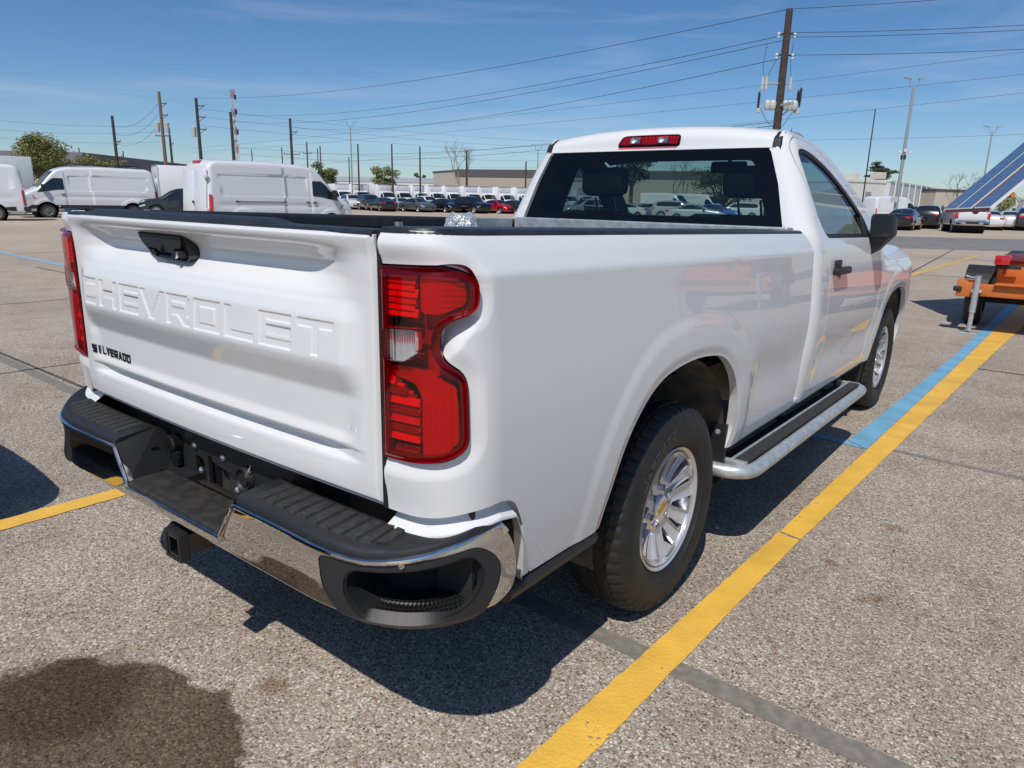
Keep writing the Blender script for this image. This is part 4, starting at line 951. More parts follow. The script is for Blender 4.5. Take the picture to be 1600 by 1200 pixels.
# ================================================================== GROUND
def ground_material():
    m = bpy.data.materials.new('exposed_aggregate'); m.use_nodes = True
    n, l = m.node_tree.nodes, m.node_tree.links; b = n['Principled BSDF']; b.inputs['Roughness'].default_value = .82
    b.inputs['Specular IOR Level'].default_value = .35
    co = n.new('ShaderNodeTexCoord')
    def vor(scale, feat='F1', rnd=1.0):
        v = n.new('ShaderNodeTexVoronoi'); v.inputs['Scale'].default_value = scale; v.feature = feat; v.inputs['Randomness'].default_value = rnd
        l.new(co.outputs['Object'], v.inputs['Vector']); return v
    def noise(scale, det=5, rough=.55):
        t = n.new('ShaderNodeTexNoise'); t.inputs['Scale'].default_value = scale; t.inputs['Detail'].default_value = det; t.inputs['Roughness'].default_value = rough
        l.new(co.outputs['Object'], t.inputs['Vector']); return t
    def ramp(src, els):
        r = n.new('ShaderNodeValToRGB'); e = r.color_ramp.elements
        e[0].position, e[0].color = els[0][0], (*els[0][1], 1); e[1].position, e[1].color = els[-1][0], (*els[-1][1], 1)
        for p, c in els[1:-1]: q = e.new(p); q.color = (*c, 1)
        l.new(src, r.inputs[0]); return r
    def mix(a, c, fac, mode='MIX'):
        x = n.new('ShaderNodeMix'); x.data_type = 'RGBA'; x.blend_type = mode
        if isinstance(fac, float): x.inputs[0].default_value = fac
        else: l.new(fac, x.inputs[0])
        for s, v in ((6, a), (7, c)):
            if isinstance(v, tuple): x.inputs[s].default_value = (*v, 1)
            else: l.new(v, x.inputs[s])
        return x.outputs[2]
    v1 = vor(108.0); v2 = vor(200.0)
    sep = n.new('ShaderNodeSeparateColor'); l.new(v1.outputs['Color'], sep.inputs[0])
    sep2 = n.new('ShaderNodeSeparateColor'); l.new(v2.outputs['Color'], sep2.inputs[0])
    pal = [(0, (.075, .058, .045)), (.10, (.15, .12, .095)), (.22, (.28, .205, .145)), (.40, (.36, .30, .235)), (.58, (.47, .40, .32)), (.74, (.30, .28, .255)), (.86, (.72, .65, .56)), (.95, (.66, .60, .53)), (1, (.36, .19, .09))]
    c1 = ramp(sep.outputs[0], pal); c2 = ramp(sep2.outputs[1], pal)
    # cement between the stones
    d1 = ramp(v1.outputs['Distance'], [(.0, (0, 0, 0)), (.42, (0, 0, 0)), (.66, (1, 1, 1))])
    col = mix(c1.outputs[0], c2.outputs[0], d1.outputs[0])
    d2 = ramp(v2.outputs['Distance'], [(.0, (0, 0, 0)), (.5, (0, 0, 0)), (.8, (.6, .6, .6))])
    col = mix(col, (.27, .225, .175), d2.outputs[0])
    # tone it towards the mean with distance-independent macro patches
    n1 = noise(.35, 6); r1 = ramp(n1.outputs[0], [(.3, (.84, .83, .82)), (.7, (1.10, 1.10, 1.10))])
    col = mix(col, r1.outputs[0], 1.0, 'MULTIPLY')
    n2 = noise(2.4, 7); r2 = ramp(n2.outputs[0], [(.30, (.80, .78, .76)), (.55, (1, 1, 1)), (.8, (1.06, 1.06, 1.06))])
    col = mix(col, r2.outputs[0], 1.0, 'MULTIPLY')
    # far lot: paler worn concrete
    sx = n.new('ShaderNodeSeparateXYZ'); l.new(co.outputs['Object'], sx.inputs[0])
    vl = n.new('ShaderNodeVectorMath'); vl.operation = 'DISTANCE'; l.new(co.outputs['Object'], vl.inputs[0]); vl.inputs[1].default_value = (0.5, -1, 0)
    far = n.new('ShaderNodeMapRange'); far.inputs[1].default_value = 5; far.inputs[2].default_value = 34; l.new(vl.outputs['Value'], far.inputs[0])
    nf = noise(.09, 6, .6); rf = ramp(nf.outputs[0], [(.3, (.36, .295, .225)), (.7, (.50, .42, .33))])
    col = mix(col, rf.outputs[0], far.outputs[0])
    # damp oil stain, small drips
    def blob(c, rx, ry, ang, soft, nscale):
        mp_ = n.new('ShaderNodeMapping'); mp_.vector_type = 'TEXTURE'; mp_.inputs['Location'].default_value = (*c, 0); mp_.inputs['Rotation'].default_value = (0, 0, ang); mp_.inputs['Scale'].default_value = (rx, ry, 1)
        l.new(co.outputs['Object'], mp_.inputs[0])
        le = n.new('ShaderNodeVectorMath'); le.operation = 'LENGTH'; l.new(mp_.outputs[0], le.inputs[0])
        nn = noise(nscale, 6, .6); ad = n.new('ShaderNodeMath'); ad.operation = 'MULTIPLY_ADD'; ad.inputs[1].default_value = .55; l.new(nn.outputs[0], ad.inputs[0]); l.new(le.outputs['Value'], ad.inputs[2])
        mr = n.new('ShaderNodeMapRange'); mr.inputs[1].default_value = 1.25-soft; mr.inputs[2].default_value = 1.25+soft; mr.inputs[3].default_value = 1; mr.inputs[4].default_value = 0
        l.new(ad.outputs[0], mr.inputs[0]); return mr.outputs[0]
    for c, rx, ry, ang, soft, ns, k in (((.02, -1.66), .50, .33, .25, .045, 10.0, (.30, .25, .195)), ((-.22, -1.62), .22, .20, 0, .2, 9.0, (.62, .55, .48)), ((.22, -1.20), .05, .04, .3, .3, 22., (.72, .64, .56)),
                                       ((1.55, .55), .07, .03, .8, .4, 30., (.68, .6, .52)), ((1.5, 1.3), .05, .04, 0, .4, 35., (.72, .63, .55)), ((1.35, .75), .035, .03, 0, .4, 35., (.7, .62, .54)), ((-5.8, 2.2), 2.2, .25, .2, .5, 2., (.86, .85, .84)),
                                       ((-12, 9), 5, .5, .6, .5, 1., (.84, .83, .82)), ((2.2, 4.2), .8, .25, .6, .5, 3., (.80, .78, .76)), ((3.0, 6.5), 1.2, .4, .3, .5, 3., (.75, .73, .7))):
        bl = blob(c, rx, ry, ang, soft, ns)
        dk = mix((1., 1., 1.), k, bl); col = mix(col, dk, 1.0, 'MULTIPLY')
    l.new(col, b.inputs['Base Color'])
    bp = n.new('ShaderNodeBump'); bp.inputs['Strength'].default_value = .6; bp.inputs['Distance'].default_value = .0035; bp.invert = True
    l.new(v1.outputs['Distance'], bp.inputs['Height']); 
    bp2 = n.new('ShaderNodeBump'); bp2.inputs['Strength'].default_value = .25; bp2.inputs['Distance'].default_value = .01
    l.new(n2.outputs[0], bp2.inputs['Height']); l.new(bp2.outputs[0], bp.inputs['Normal']); l.new(bp.outputs[0], b.inputs['Normal'])
    return m
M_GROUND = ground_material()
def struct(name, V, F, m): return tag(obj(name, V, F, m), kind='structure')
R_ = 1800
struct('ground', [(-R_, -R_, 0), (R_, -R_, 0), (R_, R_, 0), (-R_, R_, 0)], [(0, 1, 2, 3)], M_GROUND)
def paint_material(name, c, wear=.5):
    m = bpy.data.materials.new(name); m.use_nodes = True
    n, l = m.node_tree.nodes, m.node_tree.links; b = n['Principled BSDF']; b.inputs['Roughness'].default_value = .6
    co = n.new('ShaderNodeTexCoord')
    v = n.new('ShaderNodeTexVoronoi'); v.inputs['Scale'].default_value = 82; l.new(co.outputs['Object'], v.inputs['Vector'])
    t = n.new('ShaderNodeTexNoise'); t.inputs['Scale'].default_value = 5; t.inputs['Detail'].default_value = 8; l.new(co.outputs['Object'], t.inputs['Vector'])
    t2 = n.new('ShaderNodeTexNoise'); t2.inputs['Scale'].default_value = 60; t2.inputs['Detail'].default_value = 4; l.new(co.outputs['Object'], t2.inputs['Vector'])
    r = n.new('ShaderNodeValToRGB'); r.color_ramp.elements[0].color = (*[x*.80 for x in c], 1); r.color_ramp.elements[1].color = (*[min(1, x*1.08) for x in c], 1)
    r.color_ramp.elements[0].position = .3; r.color_ramp.elements[1].position = .7; l.new(t.outputs[0], r.inputs[0])
    ad = n.new('ShaderNodeMath'); ad.operation = 'ADD'; l.new(t.outputs[0], ad.inputs[0]); l.new(t2.outputs[0], ad.inputs[1])
    w = n.new('ShaderNodeValToRGB'); w.color_ramp.elements[0].position = .585+.07*(1-wear); w.color_ramp.elements[1].position = .625+.07*(1-wear); 
    hf = n.new('ShaderNodeMath'); hf.operation = 'MULTIPLY'; hf.inputs[1].default_value = .5; l.new(ad.outputs[0], hf.inputs[0]); l.new(hf.outputs[0], w.inputs[0])
    mxx = n.new('ShaderNodeMix'); mxx.data_type = 'RGBA'; l.new(w.outputs[0], mxx.inputs[0]); l.new(r.outputs[0], mxx.inputs[6]); mxx.inputs[7].default_value = (.22, .18, .14, 1)
    l.new(mxx.outputs[2], b.inputs['Base Color'])
    bp = n.new('ShaderNodeBump'); bp.inputs['Strength'].default_value = .45; bp.inputs['Distance'].default_value = .003; bp.invert = True
    l.new(v.outputs['Distance'], bp.inputs['Height']); l.new(bp.outputs[0], b.inputs['Normal'])
    return m
M_YPAINT = paint_material('yellow_line_paint', (.80, .47, .07), .35)
M_BPAINT = paint_material('blue_line_paint', (.17, .40, .58), .45)
M_YFADE = paint_material('yellow_line_worn', (.60, .40, .12), .7)
M_BFADE = paint_material('blue_line_worn', (.30, .42, .52), .8)
M_JOINT = mat('joint_filler', (.17, .155, .135), .85, noise=(30, .7, (.28, .25, .21)))
M_CRACK = mat('joint_gap', (.05, .042, .035), .9, noise=(12, .8, (.16, .13, .10)))
M_ASPH = mat('grey_asphalt', (.17, .165, .155), .85, noise=(1.2, .8, (.24, .23, .215)))
def strip(name, L, Rr, z, m, jag=0.0, seg=.25):
    """band between two polylines given by increasing y (or x)"""
    L = np.array(L, float); Rr = np.array(Rr, float)
    V = []; F = []
    tl = np.concatenate([[0], np.cumsum(np.hypot(*np.diff(L, axis=0).T))]); tr = np.concatenate([[0], np.cumsum(np.hypot(*np.diff(Rr, axis=0).T))])
    n = max(2, int(tl[-1]/seg))
    for i in range(n+1):
        a = i/n*tl[-1]; b_ = i/n*tr[-1]
        j1, j2 = random.uniform(-jag, jag), random.uniform(-jag, jag)
        V += [(np.interp(a, tl, L[:, 0])+j1, np.interp(a, tl, L[:, 1]), z), (np.interp(b_, tr, Rr[:, 0])+j2, np.interp(b_, tr, Rr[:, 1]), z)]
    for i in range(n): F.append((2*i, 2*i+1, 2*i+3, 2*i+2))
    return struct(name, V, F, m)
# two lengths of the bay line with the slab joint between them, the neighbouring line, blue second line
strip('yellow_line', [(.905, -3.2), (1.0, -.986), (1.083, .888)], [(1.03, -3.2), (1.129, -.88), (1.184, .868)], .004, M_YPAINT, .0025, .03)
strip('yellow_line', [(1.086, .905), (1.267, 6.255), (1.392, 10.46), (1.54, 16.0)], [(1.187, .885), (1.485, 7.04), (1.60, 9.0), (1.93, 16.0)], .004, M_YPAINT, .0025, .04)
strip('yellow_line', [(-1.80, -3.4), (-1.694, -.83), (-1.55, 3.0)], [(-1.67, -3.4), (-1.577, -.836), (-1.43, 3.0)], .004, M_YPAINT, .0025, .04)
strip('blue_line', [(1.006, 2.535), (1.16, 6.2), (1.25, 10.3), (1.36, 14)], [(1.134, 2.44), (1.262, 6.2), (1.385, 10.3), (1.46, 14)], .004, M_BPAINT, .003, .04)
struct('blue_line', [(.55, 2.575, .004), (.55, 2.500, .004), (1.125, 2.432, .004), (1.004, 2.53, .004)], [(0, 1, 2, 3)], M_BPAINT)
strip('yellow_line', [(-1.0, 15.0), (-.55, 26.5)], [(-.80, 15.0), (-.35, 26.5)], .004, M_YFADE, .01, .2)
struct('blue_line', [(-19, 3.95, .004), (-19, 3.75, .004), (-13.6, 3.5, .004), (-13.6, 3.68, .004)], [(0, 1, 2, 3)], M_BFADE)
# slab joints
def joint(a, b, w, z=.002, m=M_JOINT, jag=.004):
    a = np.array(a, float); b = np.array(b, float); d = (b-a)/np.linalg.norm(b-a); nn = np.array([-d[1], d[0]])*w/2
    k = max(2, int(np.linalg.norm(b-a)/.15)); V = []; F = []
    k = min(k, 400)
    for i in range(k+1):
        p = a+(b-a)*i/k; j = nn*(1+random.uniform(-jag, jag)*10)
        V += [(*(p+j), z), (*(p-j), z)]
    for i in range(k): F.append((2*i, 2*i+1, 2*i+3, 2*i+2))
    return struct('slab_joint', V, F, m)
joint((-6, -.14), (4.5, -.42), .085)
joint((1.0, 2.545), (6, 2.30), .05); joint((1.3, 5.70), (6, 5.50), .04, .002, M_CRACK)
joint((-30, 9.2), (-2.6, 8.2), .05, .002, M_CRACK); joint((-12, -.02), (-2.0, -.12), .03, .002, M_CRACK); joint((-14, 3.1), (-2.0, 2.7), .04, .002, M_CRACK)
joint((-1.5, 11.0), (6, 10.9), .035, .002, M_CRACK); joint((-4, 16.45), (8, 16.7), .06, .002, M_CRACK); joint((-4, 23.3), (8, 24), .07, .002, M_CRACK)
joint((-.7, 11), (-1.6, 30), .05, .002, M_CRACK); joint((-5.0, -4), (-4.2, 12), .03, .002, M_CRACK); joint((-9.2, -4), (-8.6, 12), .03, .002, M_CRACK); joint((-18, 0), (-16, 22), .05, .002, M_CRACK); joint((-30, 16), (-10, 15), .07, .002, M_CRACK); joint((4.8, -4), (5.6, 14), .03, .002, M_CRACK)
# asphalt lane crossing behind the truck
def lane(A, B, z, m, name): struct(name, [(*a, z) for a in A]+[(*b_, z) for b_ in reversed(B)], [tuple(range(len(A)+len(B)))], m)
lane([(-13.5, 22.0), (-3.23, 28.3), (.52, 30.6), (10, 36.4)], [(-19, 33.5), (-5.8, 41.5), (-.6, 44.5), (14, 53)], .003, M_ASPH, 'road')
lf = obj('dry_leaf', [(.622, -.735, .004), (.630, -.738, .009), (.640, -.722, .012), (.652, -.706, .010), (.655, -.698, .005), (.646, -.700, .006), (.634, -.712, .005), (.624, -.724, .004)], [(0, 1, 2, 6, 7), (2, 3, 4, 5, 6)], mat('pale_leaf', (.85, .80, .70), .8))
tag(lf, 'small pale dry leaf lying in the shadow below the bumper', 'leaf')
st = obj('paper_scrap', [(.72, 8.72, .004), (.80, 8.70, .004), (.81, 8.735, .008), (.73, 8.75, .006)], [(0, 1, 2, 3)], mat('scrap_white', (.7, .68, .62), .8))
tag(st, 'scrap of white paper in the shadow beside the orange trailer', 'scrap')

# ================================================================== VEHICLES
M_VANW = mat('van_white', (.66, .67, .69), .3, coat=.6)
M_TRIM = mat('black_trim', (.018, .018, .02), .55)
M_TYREF = mat('tyre_far', (.016, .016, .017), .7)
M_RIMF = mat('rim_far', (.40, .40, .42), .3, .7)
M_STEELW = mat('steel_wheel', (.16, .16, .17), .45, .4)
M_HEAD = mat('headlamp', (.70, .72, .75), .08, .4, coat=1)
M_TAIL = mat('tail_red', (.50, .012, .016), .15, coat=1)
M_AMB = mat('lamp_amber', (.6, .20, .03), .2, coat=1)
M_BOXG = mat('box_body_grey', (.55, .57, .60), .45, noise=(3, .3, (.48, .5, .53)))
def chaikin(p, n=2):
    p = [np.array(q, float) for q in p]
    for _ in range(n):
        o = []
        for i in range(len(p)): a, b_ = p[i], p[(i+1) % len(p)]; o += [a*.75+b_*.25, a*.25+b_*.75]
        p = o
    return [tuple(q) for q in p]
def body_maps(outline, W, r):
    sd = sd_poly(outline)
    def m(off=0.0, disp=None, sgn=1):
        def f(y, z):
            d = np.clip(sd(y, z), 0, r)
            x = W(z)-r+np.sqrt(np.maximum(r*r-(r-d)**2, 0))+off
            if disp is not None: x = x+disp(y, z)
            return np.stack([x*sgn, y, z], -1)
        return f
    return m, sd
def vehicle(name, sp, paint, quality=1):
    """sp: outline (y,z), W(z) half width, r edge radius, arches, wheels, glass ..."""
    root = empty(name)
    O = sp['outline']; W = sp['W']; r = sp['r']; mp_, sd = body_maps(O, W, r)
    ys = [p[0] for p in O]; zs = [p[1] for p in O]; y0, y1, z0, z1 = min(ys), max(ys), min(zs), max(zs)
    ar = sp['arches']; wr = sp['wr']
    def sdf(y, z):
        a = sd(y, z)
        for (yc, R) in ar: a = np.minimum(a, np.hypot(y-yc, z-wr)-R)
        return a
    nu, nv = (int(46*quality)+14, int(26*quality)+8)
    disp = sp.get('disp')
    # skin: flanks plus the wrap that goes over bonnet, roof and tail, one mesh
    parts_V = []; parts_F = []
    body = None
    tmp = []
    for sgn in (1, -1):
        o = panel('tmp', mp_(0, disp), sdf, (y0-.001, y1+.001, nu), (z0-.001, z1+.001, nv), paint, None, mirror=(sgn < 0))
        tmp.append(o)
    n = len(O); cols = [-1, -.8, -.4, 0, .4, .8, 1]; V = []; F = []
    cen = np.mean(np.array(O), axis=0)
    for i, (y, z) in enumerate(O):
        a = np.array(O[i-1]); b_ = np.array(O[(i+1) % n]); t = b_-a; t /= np.linalg.norm(t)+1e-9; nn = np.array([t[1], -t[0]])
        if nn @ (np.array((y, z))-cen) < 0: nn = -nn
        w = float(W(z))-r
        for c in cols:
            k = sp.get('crown', .05)*(1-c*c); V.append((c*w, y+nn[0]*k, z+nn[1]*k))
    m_ = len(cols)
    for i in range(n):
        j = (i+1) % n
        for c in range(m_-1): F.append((i*m_+c, i*m_+c+1, j*m_+c+1, j*m_+c))
    bm = bmesh.new(); bm.from_mesh(tmp[0].data); bm.from_mesh(tmp[1].data)
    vs = [bm.verts.new(v) for v in V]
    for f in F:
        try: bm.faces.new([vs[k] for k in f])
        except ValueError: pass
    bmesh.ops.remove_doubles(bm, verts=bm.verts, dist=.002); bmesh.ops.recalc_face_normals(bm, faces=bm.faces)
    me = bpy.data.meshes.new('body'); bm.to_mesh(me); bm.free(); me.materials.append(paint)
    me.polygons.foreach_set('use_smooth', [True]*len(me.polygons)); me.set_sharp_from_angle(angle=math.radians(38))
    for o in tmp: d = o.data; bpy.data.objects.remove(o); bpy.data.meshes.remove(d)
    body = link(bpy.data.objects.new('body', me), root)
    # side glass, trims, lamps as trimmed skins proud of the flank
    for nm, poly, mm, off in sp.get('skins', []):
        f = sd_poly(poly); py = [p[0] for p in poly]; pz = [p[1] for p in poly]
        res = max(8, int(24*quality))
        for sgn in (1, -1):
            panel(nm, mp_(off, disp), lambda y, z: np.minimum(f(y, z), sdf(y, z)-.0), (min(py)-.01, max(py)+.01, res), (min(pz)-.01, max(pz)+.01, max(6, res//2)), mm, root, lip=.012, mirror=sgn < 0)
    # glass and lamps on the wrap
    Oa = np.array(O)
    for nm, a, b_, mm, wf, lift in sp.get('wraps', []):
        i0 = int(np.argmin(((Oa-np.array(a))**2).sum(1))); i1 = int(np.argmin(((Oa-np.array(b_))**2).sum(1)))
        ids = list(range(i0, i1+1)) if i1 > i0 else list(range(i0, n))+list(range(0, i1+1))
        if len(ids) > n/2: ids = list(reversed([k % n for k in range(i1, i1+n-len(ids)+2)]))
        V = []; F = []
        for i in ids:
            y, z = O[i]; a_ = Oa[i-1]; c_ = Oa[(i+1) % n]; t = c_-a_; t /= np.linalg.norm(t)+1e-9; nn = np.array([t[1], -t[0]])
            if nn @ (Oa[i]-cen) < 0: nn = -nn
            w = (float(W(z))-r*.55)
            lo, hi = wf
            for c in np.linspace(lo, hi, 7):
                k = sp.get('crown', .05)*(1-c*c)+lift; V.append((c*w, y+nn[0]*k, z+nn[1]*k))
        for i in range(len(ids)-1):
            for c in range(6): F.append((i*7+c, i*7+c+1, i*7+c+8, i*7+c+7))
        q = MB(); q.add(V, F); q.build(nm, mm, root, smooth=True)
    # wheels
    for (yc, R) in ar:
        for sgn in (1, -1):
            xw = float(W(.5))-.03
            wl_ = MB().lathe([(-.22, .0), (-.22, wr*.75), (-.20, wr), (-.02, wr), (.0, wr*.93), (.0, wr*.70)], 24, 'x').build('wheel', M_TYREF, root, smooth=True)
            rim = MB().lathe([(-.01, wr*.72), (-.005, wr*.66), (-.03, wr*.60), (-.035, wr*.25), (-.02, wr*.18), (-.02, 0)], 24, 'x').build('rim', sp.get('rim', M_RIMF), wl_, smooth=True)
            if quality > .8:
                h = MB()
                for k in range(sp.get('holes', 8)):
                    t = 2*math.pi*k/sp.get('holes', 8); c0 = wr*.44
                    h.lathe([(-.026, 0), (-.026, wr*.075)], 8, 'x', (0, c0*math.cos(t), c0*math.sin(t)))
                tag(h.build('rim_holes', M_DARK, wl_), kind='stuff')
            wl_.location = (sgn*xw, yc, wr)
            if sgn < 0: wl_.rotation_euler = (0, 0, math.pi)
        MB().lathe([(-.02, 0), (-.02, R-.004), (.02, R-.004), (.02, 0)], 24, 'x', (0, 0, 0)).__class__
        q = MB()
        q.lathe([(-(float(W(.5))-.20), R+.01), (float(W(.5))-.20, R+.01)], 24, 'x', (0, yc, wr)); q.lathe([(-.4, 0), (-.4, R), (.4, R), (.4, 0)], 16, 'x', (0, yc, wr))
        q.build('wheel_arch', M_DARK, root)
    for nm, mm, fn in sp.get('extra', []):
        q = MB(); fn(q); q.build(nm, mm, root, smooth=True)
    return root
def place(o, px, depth, ang, label, cat, group=None):
    """ang: heading on the ground, 0 = to the right of the view, 90 = away from us"""
    p = at(px, depth); a = math.radians(ang)
    fx, fy = -cr[1], cr[0]
    d = (cr[0]*math.cos(a)+fx*math.sin(a), cr[1]*math.cos(a)+fy*math.sin(a))
    o.location = tuple(p); o.rotation_euler = (0, 0, math.atan2(-d[0], d[1]))
    return tag(o, label, cat, group)
def mixW(zs, ws):
    return lambda z: np.interp(z, zs, ws)
# ---- panel van
VO = rpoly([(-3.02, .42), (-3.05, 1.0), (-2.93, 2.42), (-2.72, 2.60), (-.5, 2.64), (1.05, 2.58), (1.55, 2.40), (2.28, 1.50), (2.86, 1.22), (3.03, .98), (3.06, .48), (2.95, .32), (-2.95, .32)],
           [.08, .25, .12, .25, .3, .3, .45, .18, .2, .12, .12, .05, .05], 6)
VW = mixW([.3, .5, 1.0, 1.5, 2.0, 2.45, 2.65], [.97, 1.01, 1.03, 1.0, .95, .90, .86])
sd_vp1 = sd_poly(rpoly([(-2.55, 1.36), (-2.62, 2.16), (-.02, 2.18), (-.02, 1.36)], [.25, .06, .06, .06], 5))
sd_vp2 = sd_poly(rpoly([(.03, 1.36), (.03, 2.18), (.98, 2.14), (1.02, 1.36)], .06, 5))
def vdisp(y, z):
    d = np.maximum(sd_vp1(y, z), sd_vp2(y, z))
    x = -.036*smooth01(-.010, .030, d)
    x = x-.028*np.exp(-((z-1.07)/.10)**2)*smooth01(-2.9, -2.4, y)*smooth01(1.9, 1.2, y)
    for yc in (-1.80, 1.98):
        rr = np.hypot(y-yc, z-.36); x = x+.03*smooth01(.66, .56, rr)
    x = x-.030*np.exp(-(np.abs(y-1.10)/.022)**2)*(z > .6)*(z < 2.35)-.030*np.exp(-(np.abs(y+.02)/.022)**2)*(z > .6)*(z < 2.45)
    return x
VSIDE = rpoly([(1.18, 1.44), (1.20, 2.02), (1.62, 2.02), (1.86, 1.82), (2.20, 1.46), (2.34, 1.28), (1.95, 1.34), (1.55, 1.42)], [.05, .06, .06, .05, .05, .02, .1, .1], 4)
def van_extra(rack):
    E = [('mirror', M_TRIM, lambda q: (q.bbox((1.03, 2.02, 1.36), (1.27, 2.16, 1.70), .04), q.bbox((.95, 2.05, 1.40), (1.05, 2.14, 1.48), .01))),
         ('mirror', M_TRIM, lambda q: (q.bbox((-1.27, 2.02, 1.36), (-1.03, 2.16, 1.70), .04), q.bbox((-1.05, 2.05, 1.40), (-.95, 2.14, 1.48), .01))),
         ('door_handle', M_TRIM, lambda q: q.bbox((1.02, 1.16, 1.18), (1.055, 1.34, 1.225), .01)), ('door_handle', M_TRIM, lambda q: q.bbox((-1.055, 1.16, 1.18), (-1.02, 1.34, 1.225), .01)),
         ('door_handle', M_TRIM, lambda q: q.bbox((1.02, .86, 1.18), (1.055, 1.02, 1.225), .01)),
         ('slide_rail', M_TRIM, lambda q: (q.bbox((.985, -1.95, 1.195), (1.03, -.04, 1.215), .004), q.bbox((.985, -2.05, 1.18), (1.035, -1.93, 1.23), .01), q.bbox((.985, -.10, 1.18), (1.035, -.02, 1.23), .01))),
         ('rear_door', M_VANW, lambda q: q.bbox((.015, -3.115, .62), (.88, -3.055, 2.30), .03, Matrix.Translation((0, -3.08, 1)) @ Matrix.Rotation(-.085, 4, 'X') @ Matrix.Translation((0, 3.08, -1)))),
         ('rear_door', M_VANW, lambda q: q.bbox((-.88, -3.115, .62), (-.015, -3.055, 2.30), .03, Matrix.Translation((0, -3.08, 1)) @ Matrix.Rotation(-.085, 4, 'X') @ Matrix.Translation((0, 3.08, -1)))),
         ('hinge', M_VANW, lambda q: q.bbox((.84, -3.10, 1.98), (.97, -2.96, 2.10), .02)), ('hinge', M_VANW, lambda q: q.bbox((.84, -3.14, .85), (.99, -3.02, .97), .02)),
         ('rear_bumper', M_TRIM, lambda q: q.bbox((-.98, -3.20, .38), (.98, -2.98, .62), .04)), ('front_bumper', M_TRIM, lambda q: q.bbox((-.93, 2.75, .30), (.93, 3.14, .62), .06)),
         ('grille', M_TRIM, lambda q: q.bbox((-.55, 3.02, .72), (.55, 3.10, 1.02), .03)),
         ('high_brake_light', M_TAIL, lambda q: q.bbox((-.26, -2.93, 2.50), (.26, -2.80, 2.60), .03)),
         ('latch', M_TRIM, lambda q: q.bbox((-.03, -3.165, 1.12), (.06, -3.12, 1.21), .01)),
         ('running_board', M_TRIM, lambda q: q.bbox((-1.0, -1.2, .30), (1.0, 1.40, .36), .02))]
    if rack:
        for sx in (-.72, .72): E.append(('roof_rail', M_TRIM, lambda q, sx=sx: q.bbox((sx-.02, -2.4, 2.74), (sx+.02, .7, 2.79), .01)))
        for yy in (-2.2, -1.2, -.2, .6): E.append(('roof_bar', M_STEELW, lambda q, yy=yy: (q.bbox((-.76, yy-.025, 2.70), (.76, yy+.025, 2.74), .008))))
        E.append(('beacon', M_TAIL, lambda q: q.bbox((.70, -1.35, 2.79), (.78, -1.1, 2.83), .01)))
    return E
VAN = dict(outline=VO, W=VW, r=.13, arches=[(-1.80, .46), (1.98, .46)], wr=.36, rim=M_STEELW, disp=vdisp, crown=.05,
           skins=[('window', VSIDE, M_CARGLASS, .006), ('lower_trim', [(-3.0, .46), (-3.0, .66), (2.6, .66), (2.9, .46)], M_TRIM, .010),
                  ('headlight', rpoly([(2.50, .98), (2.62, 1.16), (2.90, 1.10), (3.02, .96), (2.95, .90)], .03, 3), M_HEAD, .006), ('indicator', rpoly([(2.40, .96), (2.50, 1.13), (2.60, 1.15), (2.50, .97)], .02, 3), M_AMB, .010),
                  ('tail_light', rpoly([(-3.05, .70), (-3.0, 1.45), (-2.90, 1.42), (-2.94, .72)], .02, 3), M_TAIL, .014)],
           wraps=[('windscreen', (1.60, 2.33), (2.26, 1.53), M_CARGLASS, (-.97, .97), .006)])
V_ = dict(VAN); V_['extra'] = van_extra(True)
van1 = vehicle('panel_van', V_, M_VANW, 1.3)
place(van1, 137, 40.6, 222, 'white panel van in profile facing left, roof rack and steel wheels, left of tailgate', 'van')
van1.scale = (1.05, 1.13, 1.045)
V_ = dict(VAN); V_['extra'] = van_extra(False)
van2 = vehicle('panel_van', V_, M_VANW, 1.3)
place(van2, 425, 27.6, 49, 'white panel van seen from its back doors, just above the pickup tailgate', 'van')
V3 = dict(VAN); V3['extra'] = van_extra(False)[:2]+van_extra(False)[9:12]
van3 = vehicle('panel_van', V3, M_VANW, .5)
place(van3, -86, 33, 216, 'white panel van cut off by the left edge of the photo, red tail lamp showing', 'van')
van4 = copy_tree(van3); place(van4, 1612, 62, 60, 'white panel van behind the dark estate at the far right', 'van')
van5 = copy_tree(van3); place(van5, 1392, 74, 20, 'white panel van half hidden behind the black saloon by the mirror', 'van')
for px, d, lb in ((1042, 84, 'white panel van seen through the cab glass, left of the pair'), (1092, 86, 'white panel van seen through the cab glass, right of the pair')):
    v = copy_tree(van3); place(v, px, d, -40, lb, 'van', 'vans seen through the cab')
